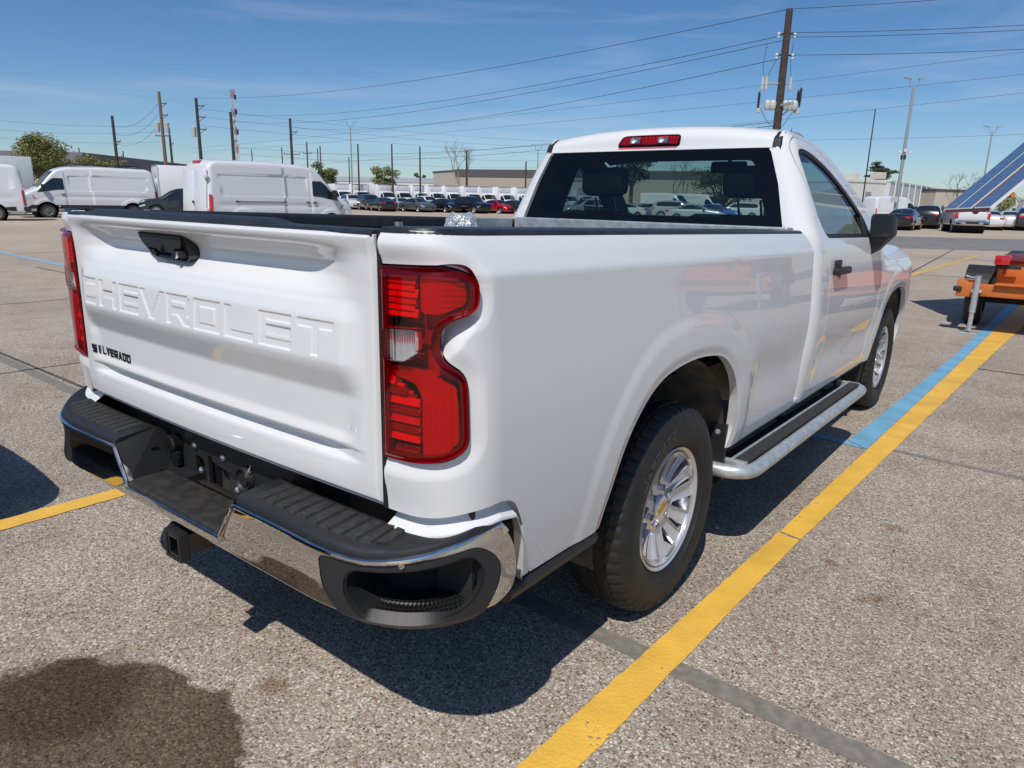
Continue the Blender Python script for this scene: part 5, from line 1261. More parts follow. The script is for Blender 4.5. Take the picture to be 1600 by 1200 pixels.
# ---- box truck: van-type cab with a separate cargo box
CO = rpoly([(-2.9, .55), (-2.9, .75), (.75, .75), (.75, 2.20), (1.2, 2.26), (1.55, 2.18), (2.28, 1.45), (2.86, 1.20), (3.03, .98), (3.06, .48), (2.95, .34), (.6, .34), (.5, .55)], [.02, .02, .05, .15, .2, .3, .18, .2, .12, .12, .05, .05, .05], 5)
def box_extra(q): q.bbox((-1.1, -3.6, .92), (1.1, .72, 3.28), .05)
def boxtruck(q_):
    return vehicle('box_truck', dict(outline=CO, W=VW, r=.12, arches=[(-1.80, .46), (1.98, .46)], wr=.36, rim=M_STEELW, crown=.05,
       skins=[('window', VSIDE, M_CARGLASS, .006), ('headlight', rpoly([(2.50, .98), (2.62, 1.16), (2.90, 1.10), (3.02, .96), (2.95, .90)], .03, 3), M_HEAD, .006)],
       wraps=[('windscreen', (1.60, 2.12), (2.26, 1.48), M_CARGLASS, (-.97, .97), .006)],
       extra=[('cargo_box', mat('box_white', (.74, .75, .77), .45), box_extra), ('box_corner_rail', M_STEEL, lambda q: (q.bbox((-1.12, .66, 3.18), (1.12, .76, 3.31), .03))),
              ('corner_post', M_BOXG, lambda q: q.bbox((1.08, .62, .92), (1.13, .74, 3.2), .02)), ('corner_post', M_BOXG, lambda q: q.bbox((-1.13, .62, .92), (-1.08, .74, 3.2), .02)),
              ('wind_deflector', M_BOXG, lambda q: q.bbox((-.95, .70, 2.55), (.95, .80, 3.15), .03)),
              ('front_bumper', M_TRIM, lambda q: q.bbox((-.93, 2.75, .32), (.93, 3.12, .62), .06)), ('grille', M_TRIM, lambda q: q.bbox((-.6, 3.02, .72), (.6, 3.10, 1.00), .03)),
              ('rear_frame', M_TRIM, lambda q: q.bbox((-1.0, -3.62, .50), (1.0, -3.3, .9), .03)),
              ('tail_light', M_TAIL, lambda q: q.bbox((.70, -3.66, .62), (1.0, -3.60, .78), .01)), ('tail_light', M_TAIL, lambda q: q.bbox((-1.0, -3.66, .62), (-.70, -3.60, .78), .01))]), M_VANW, q_)
bt = boxtruck(.8)
place(bt, 262, 50, 213, 'white box truck facing left between the two white vans, only cab and box top showing', 'box truck')
b2 = copy_tree(bt); place(b2, -64, 40, 214, 'grey-sided box truck with its tail end at the left edge of the photo', 'box truck')
for o in b2.children:
    if o.name.startswith('cargo_box'): o.data = o.data.copy(); o.data.materials[0] = M_BOXG
far_bt = boxtruck(.3)
first = True
for i in range(14):
    o = far_bt if first else copy_tree(far_bt); first = False
    place(o, 532+i*26.5+random.uniform(-2, 2)+(14 if i > 1 else 0)+(16 if i > 10 else 0), 106+random.uniform(-.6, .6), -58+random.uniform(-2, 2), {0: 'white box truck at the left end of the long row, above the white SUV', 1: 'white box truck just left of the gap near the left end of the row', 2: 'white box truck just right of the gap near the left end of the row', 13: 'white box truck at the right end of the long row, beside the cab'}.get(i, 'white box truck in the long row behind the parked cars'), 'box truck', 'box trucks parked in a row')
# ---- cars
SW = mixW([.3, .55, .92, 1.0, 1.42], [.85, .92, .90, .84, .58])
SO = rpoly([(-2.25, .30), (-2.36, .45), (-2.38, .78), (-2.26, 1.03), (-1.72, 1.10), (-1.02, 1.38), (-.30, 1.46), (.35, 1.41), (1.20, 1.02), (2.02, .90), (2.33, .72), (2.38, .45), (2.28, .25)], [.05, .1, .12, .15, .2, .25, .3, .25, .2, .25, .12, .1, .05], 4)
SWIN = rpoly([(-1.50, 1.05), (-.98, 1.34), (-.3, 1.395), (.30, 1.345), (.98, 1.03)], [.05, .1, .1, .1, .04], 3)
def car_spec(O, Wf, win, wr, ya, ws, rwn, zt):
    y1 = max(p[0] for p in O); y0 = min(p[0] for p in O)
    return dict(outline=O, W=Wf, r=.15, arches=[(-ya-.02, wr+.06), (ya, wr+.06)], wr=wr, crown=.04,
        skins=[('window', win, M_CARGLASS, .004), ('headlight', rpoly([(y1-.42, .70), (y1-.38, .78), (y1-.10, .70), (y1-.06, .62)], .02, 3), M_HEAD, .006), ('tail_light', rpoly([(y0+.05, zt-.14), (y0+.08, zt), (y0+.36, zt-.02), (y0+.34, zt-.12)], .02, 3), M_TAIL, .006)],
        wraps=[('windscreen', ws[0], ws[1], M_CARGLASS, (-.93, .93), .004), ('rear_window', rwn[0], rwn[1], M_CARGLASS, (-.88, .88), .004)],
        extra=[('tail_light', M_TAIL, lambda q: q.bbox((.45, y0-.005, zt-.14), (.76, y0+.10, zt), .02)), ('tail_light', M_TAIL, lambda q: q.bbox((-.76, y0-.005, zt-.14), (-.45, y0+.10, zt), .02)),
               ('number_plate', M_TRIM, lambda q: q.bbox((-.26, y0-.03, .62), (.26, y0+.05, .76), .01)), ('grille', M_TRIM, lambda q: q.bbox((-.5, y1-.10, .40), (.5, y1+.03, .64), .03)),
               ('mirror', M_TRIM, lambda q: q.bbox((.88, .62, 1.0), (1.06, .80, 1.13), .03)), ('mirror', M_TRIM, lambda q: q.bbox((-1.06, .62, 1.0), (-.88, .80, 1.13), .03))])
SED = car_spec(SO, SW, SWIN, .33, 1.38, ((.42, 1.385), (1.14, 1.05)), ((-1.68, 1.11), (-1.06, 1.365)), .95)
UO = rpoly([(-2.25, .34), (-2.36, .5), (-2.38, 1.0), (-2.24, 1.30), (-1.95, 1.66), (-.5, 1.74), (.35, 1.68), (1.12, 1.17), (2.02, 1.06), (2.32, .88), (2.36, .5), (2.25, .28)], [.05, .1, .12, .12, .2, .3, .3, .2, .25, .12, .1, .05], 4)
UWIN = rpoly([(-2.0, 1.20), (-1.82, 1.58), (-.5, 1.64), (.28, 1.59), (.88, 1.20)], [.05, .1, .1, .1, .04], 3)
UW = mixW([.3, .6, 1.05, 1.15, 1.70], [.88, .94, .93, .90, .70])
SUV = car_spec(UO, UW, UWIN, .37, 1.40, ((.42, 1.65), (1.06, 1.20)), ((-2.20, 1.33), (-1.98, 1.63)), 1.10)
def paint(name, c): return mat('car_paint_'+name, c, .22, .25, coat=1.0)
CP = {k: paint(k, c) for k, c in dict(black=(.010, .010, .012), navy=(.012, .018, .035), grey=(.10, .105, .115), silver=(.50, .52, .54), white=(.78, .78, .78), red=(.45, .012, .018), blue=(.02, .10, .42), charcoal=(.03, .032, .036)).items()}
protos = {}
def car(kind, colour, q=.4):
    k = (kind, colour, q)
    if k not in protos:
        protos[k] = vehicle('parked_car', SED if kind == 's' else SUV, CP[colour], q); return protos[k]
    return copy_tree(protos[k])
ROW = 'cars parked in front of the box trucks'
for kind, colour, px, d, ang, lb in (
    ('u', 'white', 550, 84, -62, 'white SUV at the left end of the car row, above the nearer van nose'),
    ('u', 'charcoal', 578, 80, -62, 'dark SUV next to the white SUV in the car row'),
    ('s', 'black', 598, 76, 118, 'black saloon turned tail-out beside the dark SUV in the car row'),
    ('s', 'silver', 626, 80, -62, 'silver saloon between black and grey cars in the row'),
    ('s', 'grey', 652, 76, -48, 'mid-grey saloon between the silver car and a black car'),
    ('s', 'black', 694, 77, -48, 'black saloon to the right of the grey one in the car row'),
    ('u', 'black', 738, 76, -48, 'black hatchback just left of the red car'),
    ('s', 'red', 778, 78, -48, 'bright red saloon in the car row left of the cab'),
    ('s', 'charcoal', 806, 77, -48, 'dark saloon just right of the red car'),
    ('u', 'navy', 838, 80, -48, 'dark SUV half hidden behind the cab edge at the end of the car row'),
    ('s', 'black', 712, 88, -55, 'black saloon in the second line, behind the gap right of the grey car'),
    ('u', 'white', 668, 90, -55, 'white SUV in the second line behind the grey saloon')):
    place(car(kind, colour), px, d, ang, lb, 'car', ROW)
TH = 'cars seen through the cab glass'
for kind, colour, px, d, ang, lb in (
    ('u', 'silver', 918, 62, 200, 'silver SUV seen through the cab left of the headrest posts'),
    ('s', 'white', 968, 64, 200, 'white saloon seen through the cab between the headrest posts'),
    ('u', 'silver', 1060, 66, -20, 'silver SUV seen through the cab beside the steering wheel'),
    ('s', 'silver', 1088, 58, -20, 'pale saloon with its bonnet out seen through the middle of the cab'),
    ('s', 'blue', 1118, 62, -25, 'bright blue saloon seen through the cab'),
    ('u', 'white', 1152, 70, 165, 'white SUV at the right of the cars seen through the cab'),
    ('s', 'white', 1010, 74, 180, 'white saloon furthest back in the view through the cab')):
    place(car(kind, colour), px, d, ang, lb, 'car', TH)
for kind, colour, px, d, ang, lb in (
    ('u', 'navy', 282, 43, 205, 'dark navy SUV nosing out behind the nearer white van'),
    ('u', 'charcoal', 40, 52, 175, 'dark SUV between the left box truck and the racked van'),
    ('s', 'black', 1416, 50, 52, 'glossy black saloon beside the wing mirror, tail lamp towards us'),
    ('u', 'black', 1452, 55, 58, 'black SUV between the black saloon and the white pickup'),
    ('s', 'white', 1548, 55, 62, 'white saloon directly right of the small white pickup'),
    ('s', 'white', 1578, 56, 62, 'white saloon left of the dark estate at the right edge'),
    ('u', 'charcoal', 1606, 55, 62, 'dark estate car cut by the right edge of the photo')):
    place(car(kind, colour, .8), px, d, ang, lb, 'car')
nb = vehicle('parked_car', SED, CP['charcoal'], .8); tag(nb, 'dark saloon in the next bay, out of frame left, casting the shadow there', 'car')
nb.location = (-2.50, -3.78, 0)
for o in list(nb.children):
    if o.name.startswith('headlight'): bpy.data.objects.remove(o); continue
    if o.data.materials[0] in (M_CARGLASS, CP['charcoal']): o.data.materials[0] = mat('dull_charcoal', (.03, .031, .034), .5)  # headlights removed, paint and glass dulled, to keep a glint off the tailgate
# small pickup at the right
PO = rpoly([(-2.82, .62), (-2.88, .75), (-2.90, 1.34), (-.62, 1.36), (-.50, 1.86), (-.2, 1.92), (.72, 1.90), (1.45, 1.40), (2.60, 1.28), (2.85, 1.1), (2.90, .6), (2.75, .45), (-2.7, .5)], [.05, .05, .06, .02, .1, .15, .25, .2, .25, .15, .1, .05, .05], 4)
PK = dict(outline=PO, W=mixW([.4, .8, 1.3, 1.42, 1.9], [.92, 1.0, .98, .93, .72]), r=.08, arches=[(-1.75, .50), (1.85, .50)], wr=.40, crown=.02,
          skins=[('window', rpoly([(-.42, 1.42), (-.38, 1.80), (.66, 1.80), (1.22, 1.42)], .05, 3), M_CARGLASS, .004), ('tail_light', rpoly([(-2.9, .92), (-2.9, 1.28), (-2.76, 1.28), (-2.76, .92)], .02, 3), M_TAIL, .006)],
          wraps=[('windscreen', (.80, 1.84), (1.40, 1.43), M_CARGLASS, (-.93, .93), .004), ('rear_window', (-.60, 1.42), (-.52, 1.80), M_CARGLASS, (-.88, .88), .006)],
          extra=[('bed_opening', M_DARK, lambda q: q.bbox((-.78, -2.82, 1.30), (.78, -.70, 1.385), .01)), ('rear_bumper', M_CHROME, lambda q: q.bbox((-.98, -3.05, .52), (.98, -2.84, .78), .05)),
                 ('step_pad', M_TRIM, lambda q: q.bbox((-.36, -3.07, .60), (.36, -3.03, .76), .01)), ('step_hole', M_DARK, lambda q: q.bbox((.62, -3.07, .56), (.90, -3.03, .68), .01)), ('step_hole', M_DARK, lambda q: q.bbox((-.90, -3.07, .56), (-.62, -3.03, .68), .01)),
                 ('tailgate', M_VANW, lambda q: q.bbox((-.78, -2.93, .82), (.78, -2.88, 1.34), .03)), ('tail_light', M_TAIL, lambda q: q.bbox((.80, -2.93, .92), (.97, -2.85, 1.28), .02)), ('tail_light', M_TAIL, lambda q: q.bbox((-.97, -2.93, .92), (-.80, -2.85, 1.28), .02)),
                 ('mirror', M_TRIM, lambda q: q.bbox((1.0, 1.0, 1.35), (1.22, 1.12, 1.6), .03)), ('mirror', M_TRIM, lambda q: q.bbox((-1.22, 1.0, 1.35), (-1.0, 1.12, 1.6), .03))])
pk = vehicle('pickup_truck', PK, M_VANW, .9)
place(pk, 1508, 47.5, 68, 'small white pickup seen from behind under the solar panels, chrome bumper and red tail lamps', 'pickup truck')
# ================================================================== SOLAR TRAILERS
M_ORANGE = mat('orange_steel', (.62, .17, .035), .45, noise=(10, .35, (.42, .11, .03)))
M_MAROON = mat('maroon_strut', (.16, .02, .015), .45)
M_ALU = mat('aluminium_frame', (.74, .75, .76), .45, .2)
def pv_material():
    m = bpy.data.materials.new('photovoltaic'); m.use_nodes = True
    n, l = m.node_tree.nodes, m.node_tree.links; b = n['Principled BSDF']; b.inputs['Roughness'].default_value = .18; b.inputs['Coat Weight'].default_value = .4
    co = n.new('ShaderNodeTexCoord'); bt_ = n.new('ShaderNodeTexBrick'); bt_.offset = 0; bt_.inputs['Scale'].default_value = 1
    bt_.inputs['Color1'].default_value = (.090, .140, .250, 1); bt_.inputs['Color2'].default_value = (.098, .150, .270, 1); bt_.inputs['Mortar'].default_value = (.22, .28, .38, 1)
    bt_.inputs['Mortar Size'].default_value = .0025; bt_.inputs['Brick Width'].default_value = .156; bt_.inputs['Row Height'].default_value = .156
    l.new(co.outputs['UV'], bt_.inputs['Vector']); l.new(bt_.outputs['Color'], b.inputs['Base Color'])
    return m
M_PV = pv_material()
PA = np.array([.36, 9.95, 1.46]); PL_ = np.array([.614, .31, .725]); PL_ /= np.linalg.norm(PL_)
PS_ = np.array([.426, -.905, .025]); PS_ -= PL_*(PS_ @ PL_); PS_ /= np.linalg.norm(PS_); PN_ = np.cross(PS_, PL_)
if PN_[2] < 0: PN_ = -PN_
def slab(q, s0, s1, l0, l1, h0, h1, base):
    V = []
    for h in (h0, h1):
        for s, l_ in ((s0, l0), (s1, l0), (s1, l1), (s0, l1)): V.append(tuple(PA-base+PS_*s+PL_*l_+PN_*h))
    q.add(V, [(0, 3, 2, 1), (4, 5, 6, 7), (0, 1, 5, 4), (1, 2, 6, 5), (2, 3, 7, 6), (3, 0, 4, 7)])
def make_trailer():
    base = np.array([1.9, 9.3, 0.0]); root = empty('solar_trailer', tuple(base))
    B_ = lambda x, y, z: (x-base[0], y-base[1], z-base[2])
    def bb(name, m, a, b_, c=.008, parent=root, smooth=True): return MB().bbox(B_(*a), B_(*b_), c).build(name, m, parent, smooth=smooth)
    bb('rear_beam', M_ORANGE, (.93, 8.02, .455), (2.86, 8.09, .60), .01)
    bb('beam_top_plate', M_ORANGE, (1.28, 7.96, .602), (2.80, 8.30, .614), .004)
    bb('beam_end_bracket', M_ORANGE, (.895, 7.99, .44), (1.08, 8.13, .645), .01)
    bb('bumper_pad', mat('pad_black', (.02, .02, .02), .7), (.865, 7.97, .50), (.955, 8.02, .56), .01)
    for x in (.98, 2.74): bb('side_rail', M_ORANGE, (x, 8.10, .46), (x+.07, 11.6, .58), .008)
    # corner jacks
    for x in (1.105, 2.69):
        q = MB(); q.lathe([(.03, 0), (.03, .026), (.26, .026), (.26, .034), (.70, .034), (.70, 0)], 14, 'z', B_(x, 7.97, 0)); j = q.build('corner_jack', M_GALV, root, smooth=True)
        MB().bbox(B_(x-.10, 7.89, .0), B_(x+.10, 8.05, .018), .004).build('foot_plate', M_GALV, j)
        MB().tube([B_(x, 7.97, .685), B_(x-.06, 7.96, .675), B_(x-.13, 7.97, .695)], .009, 6).build('crank_handle', M_GALV, j)
        MB().bbox(B_(x-.05, 7.95, .50), B_(x+.06, 8.03, .53), .004).build('clamp', M_GALV, j)
    # axle, wheels, mudguards
    MB().tube([B_(1.0, 8.95, .33), B_(2.8, 8.95, .33)], .035, 10).build('axle', M_UNDER, root, smooth=True)
    for x in (.94, 2.66):
        w_ = MB().lathe([(0, .17), (0, .29), (.03, .33), (.17, .33), (.20, .29), (.20, .17)], 32, 'x', B_(x, 8.95, .33)).build('wheel', M_RUBBER, root, smooth=True)
        MB().lathe([(.02, .18), (.05, .15), (.05, 0)], 20, 'x', B_(x, 8.95, .33)).build('rim', M_ALU, w_, smooth=True)
        pts = [(8.95+.44*math.cos(a), .33+.44*math.sin(a)) for a in np.linspace(.25, math.pi-.25, 13)]
        V = []; F = []
        for y, z in pts: V += [B_(x-.04, y, z), B_(x+.27, y, z)]
        for i in range(12): F.append((2*i, 2*i+1, 2*i+3, 2*i+2))
        F.append(tuple([1+2*i for i in range(13)]))
        q = MB(); q.add(V, F); q.build('mudguard', M_TRIM, root)
    bb('equipment_box', M_ORANGE, (1.27, 8.26, .60), (2.66, 10.5, .865), .012)
    bb('box_lid', M_MAROON, (1.25, 8.22, .867), (2.70, 10.54, .905), .012)
    bb('cross_rail', M_ORANGE, (1.27, 8.20, .70), (1.32, 8.255, .86), .004)
    t_ = bb('tail_light', M_TAIL, (1.225, 8.10, .835), (1.385, 8.20, .945), .012)
    bb('lamp_bracket', M_TRIM, (1.24, 8.14, .79), (1.50, 8.17, .832), .004)
    bb('hasp', M_TRIM, (1.72, 8.235, .76), (1.80, 8.258, .82), .004)
    MB().lathe([(0, 0), (0, .05), (.9, .05), (.9, .035), (1.5, .035), (1.5, 0)], 12, 'z', B_(1.95, 9.3, .9)).build('mast', M_MAROON, root, smooth=True)
    # panels: two frames of two modules with the strut between
    UVs = []
    for s0 in (0.0, .505, 1.12):
        q = MB(); slab(q, s0, s0+.495, 0, 2.3, -.035, 0, base); mod = q.build('solar_panel', M_ALU, root)
        V = [tuple(PA-base+PS_*s+PL_*l_+PN_*.003) for s, l_ in ((s0+.014, .02), (s0+.465, .02), (s0+.465, 2.28), (s0+.014, 2.28))]
        o = obj('cell_face', V, [(0, 1, 2, 3)], M_PV, mod)
        uv = o.data.uv_layers.new(name='UVMap')
        for i, (u, v) in enumerate(((0, 0), (.468, 0), (.468, 2.26), (0, 2.26))): uv.data[i].uv = (u, v)
    q = MB(); slab(q, 1.012, 1.10, -.02, 2.3, -.09, -.01, base); q.build('panel_strut', M_MAROON, root)
    for l_ in (.25, 1.2): q = MB(); slab(q, .02, 1.6, l_, l_+.05, -.09, -.038, base); q.build('cross_member', M_ORANGE, root)
    q = MB(); slab(q, .1, 1.55, -.02, -.003, -.045, -.008, base); q.build('lower_edge_rail', M_MAROON, root)
    p_ = PA-base+PS_*1.05+PL_*.7-PN_*.09
    MB().tube([tuple(p_), B_(1.95, 9.3, 1.75)], .03, 8).build('tilt_arm', M_ORANGE, root)
    MB().tube([tuple(PA-base+PS_*.6+PL_*.05-PN_*.05), tuple(PA-base+PS_*.3+PL_*.3-PN_*.16), tuple(PA-base+PS_*1.2+PL_*.4-PN_*.1)], .008, 6).build('cable', M_TRIM, root)
    MB().tube([B_(1.9, 10.5, .52), B_(1.9, 12.6, .48)], .05, 8).build('tongue', M_ORANGE, root)
    return root
tr = make_trailer()
tag(tr, 'orange solar trailer at the right edge with raised blue panels and a silver corner jack', 'trailer')
for dx, dy, lb in ((3.4, 2.8, 'orange solar trailer next to the one in view, out of frame on the right'),):
    c_ = copy_tree(tr); c_.location = (tr.location[0]+dx, tr.location[1]+dy, 0); tag(c_, lb, 'trailer')

# ================================================================== BUILDINGS
M_W1 = mat('wall_white', (.66, .66, .63), .8, noise=(.4, .3, (.55, .55, .52)))
M_W2 = mat('wall_tan', (.36, .315, .265), .85, noise=(.3, .3, (.42, .37, .31)))
M_W3 = mat('wall_beige', (.46, .42, .36), .85)
M_W4 = mat('wall_greyblue', (.55, .58, .61), .7)
M_ROOFD = mat('roof_band_dark', (.085, .08, .085), .8)
M_ROOFG = mat('roof_metal', (.42, .47, .52), .5, .3)
M_WIN = mat('window_dark', (.03, .035, .04), .2)
def building(name, A, B_, H, T, wall, roof, label, band=.9, openings=(), pil=0, cat='warehouse'):
    """front wall from A to B on the ground, depth T behind it"""
    A = np.array(A[:2], float); B_ = np.array(B_[:2], float); d = B_-A; Lf = np.linalg.norm(d); d /= Lf; nn = np.array([-d[1], d[0]])
    if nn @ (A-CAM[:2]) < 0: nn = -nn
    root = empty(name, (A[0], A[1], 0), math.atan2(d[1], d[0]))
    s = 1 if np.cross(d, nn) > 0 else -1
    box_ = lambda q, x0, x1, y0, y1, z0, z1: q.bbox((x0, min(s*y0, s*y1), z0), (x1, max(s*y0, s*y1), z1), .02)
    q = MB(); box_(q, 0, Lf, 0, T, 0, H-band); q.build('wall', wall, root)
    q = MB(); box_(q, -.12, Lf+.12, -.12, T+.1, H-band+.005, H); q.build('roof', roof, root)
    for k, (x0, x1, z0, z1, mm) in enumerate(openings):
        q = MB(); box_(q, x0, x1, -.10, .05, z0, z1); f = q.build('door' if z0 < .3 else 'window', mm, root)
    for i in range(pil):
        x = Lf*(i+.5)/pil; q = MB(); box_(q, x-.14, x+.14, -.35, -.12, 0, H-.2); q.build('pilaster', M_W1, root)
    return tag(root, label, cat)
building('warehouse', at(712, 168), at(1140, 150), 8.2, 40, M_W2, M_ROOFD, 'long tan warehouse with a dark roof band, left of the cab', 1.7, [(6+i*7.5, 9+i*7.5, .0, 3.6, M_W1) for i in range(11)])
building('warehouse', at(677, 182), at(712, 168.6), 8.1, 1.0, M_W3, M_ROOFD, 'pale end wall of the tan warehouse, joined to its left corner', .35, [(4, 14, 0, 2.2, M_ROOFD)], cat='building')
building('warehouse', at(505, 190), at(692, 186), 6.6, 20, M_W1, M_ROOFG, 'long low white shed with a pale metal roof behind the small trees', 1.3, [(4+i*5.2, 7+i*5.2, .0 if i % 3 else 2.4, 3.2, M_W3) for i in range(6)])
building('warehouse', at(136, 132), at(330, 190), 8.3, 40, mat('wall_brown', (.28, .245, .215), .85), mat('roof_slate', (.17, .16, .175), .8), 'dark brown warehouse behind the racked van and utility poles', 2.6, [(8, 30, 2.6, 4.2, mat('sign_red', (.45, .05, .06), .6)), (32, 44, 2.8, 3.9, mat('sign_blue', (.05, .09, .3), .6))])
building('warehouse', at(112, 136), at(136, 132.4), 8.2, .8, M_W3, M_ROOFG, 'short cream end wall left of the dark brown warehouse', .3, [], cat='building')
building('office_building', at(-60, 92), at(70, 88), 4.6, 10, M_W1, M_W1, 'low white building with dark doors behind the leafy tree on the left', .6, [(1+i*2.6, 2.1+i*2.6, 0, 2.5, M_WIN) for i in range(4)], cat='building')
wb = building('warehouse', at(1318, 122), at(1385, 128), 6.2, 30, M_W1, M_W1, 'plain white warehouse behind the wing mirror with a rooftop unit', .5, [(1.5, 3.0, 0, 2.4, M_W1), (4.2, 5.6, 0, 2.6, M_W4), (1.2, 2.2, 2.9, 3.3, M_WIN)])
MB().bbox((3.9, -3.5, 6.2), (5.4, -1.5, 7.3), .05).bbox((3.9, 1.5, 6.2), (5.4, 3.5, 7.3), .05).build('rooftop_unit', mat('unit_cream', (.6, .56, .48), .7), wb)
building('warehouse', at(1386, 127), at(1466, 176), 6.3, 25, M_W4, M_W1, 'grey-blue wing of the white warehouse with a row of white posts', .3, [(6, 8, 0, 2.3, M_WIN)], pil=9)
building('warehouse', at(1458, 150), at(1520, 152), 5.6, 20, M_W3, M_ROOFD, 'tan building with a dark roof edge beyond the white posts', .5, [(2+i*1.6, 2.5+i*1.6, .3, 2.2, M_ROOFD) for i in range(4)], cat='building')
building('office_building', at(880, 118), at(935, 116), 5.2, 10, M_W1, M_ROOFG, 'low white building seen through the left of the cab glass', .5, [], cat='building')

# ================================================================== POLES, LIGHTS, WIRES
M_WOOD = mat('pole_wood', (.040, .030, .025), .85, noise=(6, .7, (.085, .06, .045)))
M_WOODL = mat('pole_wood_light', (.17, .12, .075), .85)
M_CERAM = mat('insulator_grey', (.50, .50, .48), .4)
M_TANK = mat('transformer_grey', (.42, .43, .43), .45)
M_POLEG = mat('pole_galv', (.36, .38, .40), .45, .4)
M_WIRE = mat('wire_black', (.02, .02, .022), .7)
def hor(px): return 295.3+px*.02155
def zat(px, py, depth): return CAM[2]-(py-hor(px))/FPX*depth*1.03
def pole(px, py, depth, r, label, arms=(), m=M_WOOD, group=None, tanks=0, side=0):
    p = foot(px, py, depth); H = height_at(p, py)
    root = empty('utility_pole', tuple(p))
    MB().lathe([(0, 0), (0, r*1.15), (H, r*.8), (H, 0)], 10, 'z').build('post', m, root, smooth=True)
    for (f, w, both) in arms:
        z = H*f; a = -w if both else 0
        q = MB(); q.bbox((a*cr[0]-.0, a*cr[1]-.0, z-.05), (a*cr[0]+.001, a*cr[1]+.001, z-.049), .0001) if False else q.tube([(a*cr[0], a*cr[1], z), (w*cr[0], w*cr[1], z)], .05, 6)
        arm = q.build('crossarm', M_WOOD, root)
        for t in ((-1, 1) if both else (1,)):
            MB().lathe([(0, 0), (0, .05), (.12, .09), (.14, .04), (.24, .07), (.26, 0)], 8, 'z', (t*w*.95*cr[0], t*w*.95*cr[1], z+.05)).build('insulator', M_CERAM, arm)
        if not both:
            MB().tube([(w*cr[0]*.9, w*cr[1]*.9, z), (0, 0, z-.55)], .03, 6).build('brace', M_WOOD, root)
    for k in range(tanks):
        s = (-1, 1, 0)[k]; off = (s*.55*cr[0], s*.55*cr[1], H*.70)
        MB().lathe([(-.55, 0), (-.55, .26), (.40, .28), (.45, .15), (.62, .06), (.62, 0)], 14, 'z', off).build('transformer', M_TANK, root, smooth=True)
    return tag(root, label, 'utility pole', group), p, H
pl = {}
pl['a'] = pole(175, 181, 78, .17, 'leaning dark utility pole right of the leafy tree, above the racked van', [(.55, .6, False), (.72, .6, False)])
pl['b'] = pole(248, 143, 84, .20, 'tall brown utility pole carrying grey transformers', [(.90, .8, False), (.80, .8, False), (.62, .9, True)], M_WOODL, tanks=2)
pl['c'] = pole(264, 200, 110, .18, 'short plain utility pole just right of the transformer pole', [(.8, .5, False)])
pl['d'] = pole(306, 153, 80, .19, 'dark utility pole with three side brackets above the nearer white van', [(.93, .9, False), (.83, .9, False), (.72, .9, False)], tanks=1)
pl['e'] = pole(360, 175, 88, .20, 'dark utility pole standing in front of the lattice tower', [(.9, .5, False), (.7, .5, False)])
pl['f'] = pole(453, 185, 98, .20, 'utility pole with a crossarm above the roof of the nearer van', [(.85, .9, False), (.6, 1.1, True)])
for px, py, d, lb in ((440, 230, 150, 'thin short pole left of the crossarm pole'), (479, 222, 120, 'thin pole with crossarm right of the big crossarm pole'), (496, 232, 170, 'faint thin pole left of its taller twin'), (500, 228, 140, 'plain thin pole above the round tree'),
                  (545, 245, 170, 'short faint pole left of the tall light pole'), (559, 225, 105, 'plain dark pole right of the light pole'), (612, 225, 105, 'plain dark pole rising from the second small tree'), (656, 229, 105, 'plain dark pole above the white shed, third of its line'),
                  (393, 234, 160, 'short faint pole right of the lattice tower'), (123, 231, 150, 'stub of a pole on the cream end wall roofline'), (192, 236, 140, 'thin pole right of the leaning dark pole'), (729, 235, 105, 'plain pole rising through the bare tree'), (822, 252, 110, 'plain pole close to the cab edge')):
    pole(px, py, d, .13, lb, [(.82, .7, True)] if px == 479 else ())
# the near pole with its equipment rack
BP, bp_p, BH = pole(1234, 14, 30, .17, 'big wooden utility pole with a rack of switchgear, rising behind the cab roof')
def rel(x, z, y=0.0): return (x*cr[0]+y*cf[0], x*cr[1]+y*cf[1], z)
zz = lambda py: height_at(bp_p, py)
for z, w in ((zz(55), .32), (zz(88), .32)):
    for t in (-1, 1):
        MB().tube([rel(0, z), rel(t*w*.6, z+.05), rel(t*w, z)], .03, 6).build('bracket', M_TRIM, BP)
        MB().lathe([(-.10, 0), (-.10, .07), (.0, .05), (.02, .08), (.10, .06), (.12, 0)], 10, 'z', rel(t*w, z)).build('insulator', M_CERAM, BP, smooth=True)
z = zz(131)
MB().tube([rel(-.78, z), rel(.42, z+.02)], .045, 6).build('crossarm', M_GALV, BP)
for x in (-.78, -.62, .36):
    MB().lathe([(-.28, 0), (-.28, .05), (-.2, .07), (-.1, .05), (0, .07), (.1, .05), (.25, .06), (.25, 0)], 10, 'z', rel(x, z+.02)).build('cutout_fuse', M_CERAM, BP, smooth=True)
z = zz(165)
MB().bbox((-.9, -.05, -.05), (.9, .05, .05), .01, Matrix.Translation((0, 0, z)) @ Matrix.Rotation(-YAW*-1, 4, 'Z')).build('crossarm', M_GALV, BP)
for x in (-.50, -.28, .22, .42, .60):
    MB().lathe([(-.20, 0), (-.20, .10), (-.12, .135), (.10, .135), (.17, .09), (.17, 0)], 12, 'z', rel(x, z+.02, -.05)).build('capacitor_can', M_CERAM, BP, smooth=True)
for x, dz in ((-.86, .22), (.72, .30), (.82, .40)):
    MB().lathe([(-.45, 0), (-.45, .03), (-.2, .05), (.2, .05), (.3, .03), (.3, 0)], 10, 'z', rel(x, z+dz)).build('arrester', M_TRIM, BP, smooth=True)
    MB().lathe([(-.1, 0), (-.1, .09), (.06, .09), (.06, 0)], 10, 'z', rel(x*.97, z-.18)).build('bushing', M_CERAM, BP, smooth=True)
